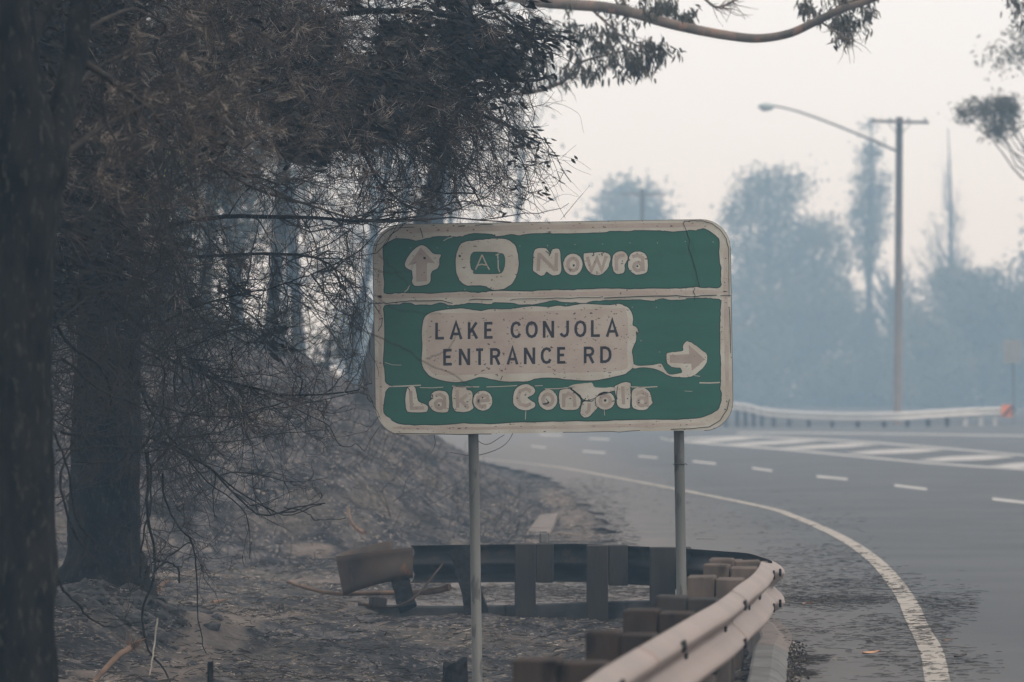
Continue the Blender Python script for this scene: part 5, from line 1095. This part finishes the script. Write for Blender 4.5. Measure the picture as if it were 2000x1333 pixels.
# rubble clods on the mound at the foot of the dark trunks
n = 260; x = RNG.normal(-2.95, .33, n); y = RNG.normal(30.3, 1.1, n); z = terrain(x, y); V = []; F = []
ico = [(0,0,1),(.89,0,.45),(.28,.85,.45),(-.72,.53,.45),(-.72,-.53,.45),(.28,-.85,.45),(.72,.53,-.45),(-.28,.85,-.45),(-.89,0,-.45),(-.28,-.85,-.45),(.72,-.53,-.45),(0,0,-1)]
IF = [(0,1,2),(0,2,3),(0,3,4),(0,4,5),(0,5,1),(1,6,2),(2,7,3),(3,8,4),(4,9,5),(5,10,1),(2,6,7),(3,7,8),(4,8,9),(5,9,10),(1,10,6),(6,11,7),(7,11,8),(8,11,9),(9,11,10),(10,11,6)]
for i in range(n):
    r = RNG.lognormal(math.log(.035), .5); b0 = len(V)
    for v in ico: V.append((x[i] + v[0] * r * RNG.uniform(.7, 1.3), y[i] + v[1] * r * RNG.uniform(.7, 1.3), z[i] + v[2] * r * .7 * RNG.uniform(.7, 1.3)))
    F += [tuple(a + b0 for a in f) for f in IF]
M_clod = mat('ash_clod', (.10, .098, .098), (.045, .045, .047), 12, .95, .01, 40)
tag(obj('rubble', V, F, M_clod), 'grey ash clods heaped on the mound at the foot of the dark trunks', 'rubble', kind='stuff')

# splinters on the snapped branch end
sp_ = P(258, 1262, 25.8); n = 26; st = np.array([tuple(sp_)] * n) + RNG.normal(0, .012, (n, 3)); Pt = grow(st, RNG.normal(0, .5, (n, 3)) + [.3, 0, .15], RNG.uniform(.03, .10, n), 4, .15)
spl = empty('splinters', tuple(sp_)); tag(spl, 'pale splintered shreds at the broken end of the reddish branch, lower left', 'splinters')
np_obj('shred', *tubes(Pt, np.repeat(np.linspace(.006, .002, 4)[None], n, 0), 4), M_stick, spl)
# dark filler between the two trunks: dense dead twigs and leaves close behind the nearest trunk
n = 800; st = np.stack([RNG.uniform(-3.6, -2.4, n), RNG.uniform(23.5, 29, n), RNG.uniform(.6, 4.9, n)], 1); st[:, 0] = (RNG.uniform(-80, 330, n) - 1000) * st[:, 1] / FPX
Pt = grow(st, RNG.normal(0, 1, (n, 3)) + [.3, 0, -.2], RNG.uniform(.3, 1.0, n), 8, .28, (0, 0, -.05), .12)
px_, py_ = proj(Pt[:, -1]); Pt = Pt[py_ < 900]
B = Buf(); B.tube(Pt, np.repeat(np.linspace(.006, .002, 8)[None], len(Pt), 0), 3)
c_, d_, _ = children(Pt, 5200, .9, .1); E5 = grow(c_, d_, RNG.uniform(.08, .4, 5200), 5, .3, (0, 0, -.05), .15); B.tube(E5, np.repeat(np.linspace(.0028, .0013, 5)[None], 5200, 0), 3)
o_ = B.build('twig', M_twig, T1); o_['kind'] = 'stuff'
leafset(T1, E5, 1500, 8, M_leafd, lambda a, b: (b < 620) * np.clip((300 - a) / 120, 0, 1), slack=5)
sprays(T1, E5, 260, 8, M_twigbrown, lambda a, b: 1.0 * (b < 560) * (a > 110))
# unseen crowns of the two big trees, added overhead to shade the left
def overhead(root, n, box_, leaf=(.13, .05), per=26):
    (x0, x1), (y0, y1), (z0, z1) = box_
    C = np.stack([RNG.uniform(x0, x1, n), RNG.uniform(y0, y1, n), RNG.uniform(z0, z1, n)], 1); m = n * per
    # stay above the picture's upper edge
    edge = CAMH + (HOR + 60) * C[:, 1] / FPX; C[:, 2] = np.maximum(C[:, 2], edge + .9)
    V, F = leaves(np.repeat(C, per, 0) + RNG.normal(0, .28, (m, 3)), RNG.normal(0, 1, (m, 3)), RNG.uniform(.6, 1.3, m) * leaf[0], RNG.uniform(.6, 1.3, m) * leaf[1], False)
    o_ = np_obj('crown', V, F, M_leafburnt, root); o_['kind'] = 'stuff'
overhead(T1, 420, ((-6, -.6), (14, 25), (4.2, 7.5))); overhead(T2, 520, ((-7, -.6), (25, 38), (5.2, 9)))

# ------------------------------------------------------------------ smoke haze: one closed box round everything
hm = bpy.data.materials.new('smoke_haze'); hm.use_nodes = True; t_ = hm.node_tree; t_.nodes.clear()
pv = t_.nodes.new('ShaderNodeVolumePrincipled'); mo = t_.nodes.new('ShaderNodeOutputMaterial'); t_.links.new(pv.outputs[0], mo.inputs['Volume'])
pv.inputs['Color'].default_value = (.48, .74, 1.0, 1); pv.inputs['Absorption Color'].default_value = (1, 1, 1, 1)
pv.inputs['Density'].default_value = HAZE_DENSITY; pv.inputs['Anisotropy'].default_value = 0.0
HX, HY0, HY1, HZ0, HZ1 = 165, -30, 525, -2.5, 22.5
V = [(x, y, z) for z in (HZ0, HZ1) for y in (HY0, HY1) for x in (-HX, HX)]
hz = obj('haze', V, [(0, 2, 3, 1), (4, 5, 7, 6), (0, 1, 5, 4), (2, 6, 7, 3), (0, 4, 6, 2), (1, 3, 7, 5)], hm); tag(hz, kind='stuff')
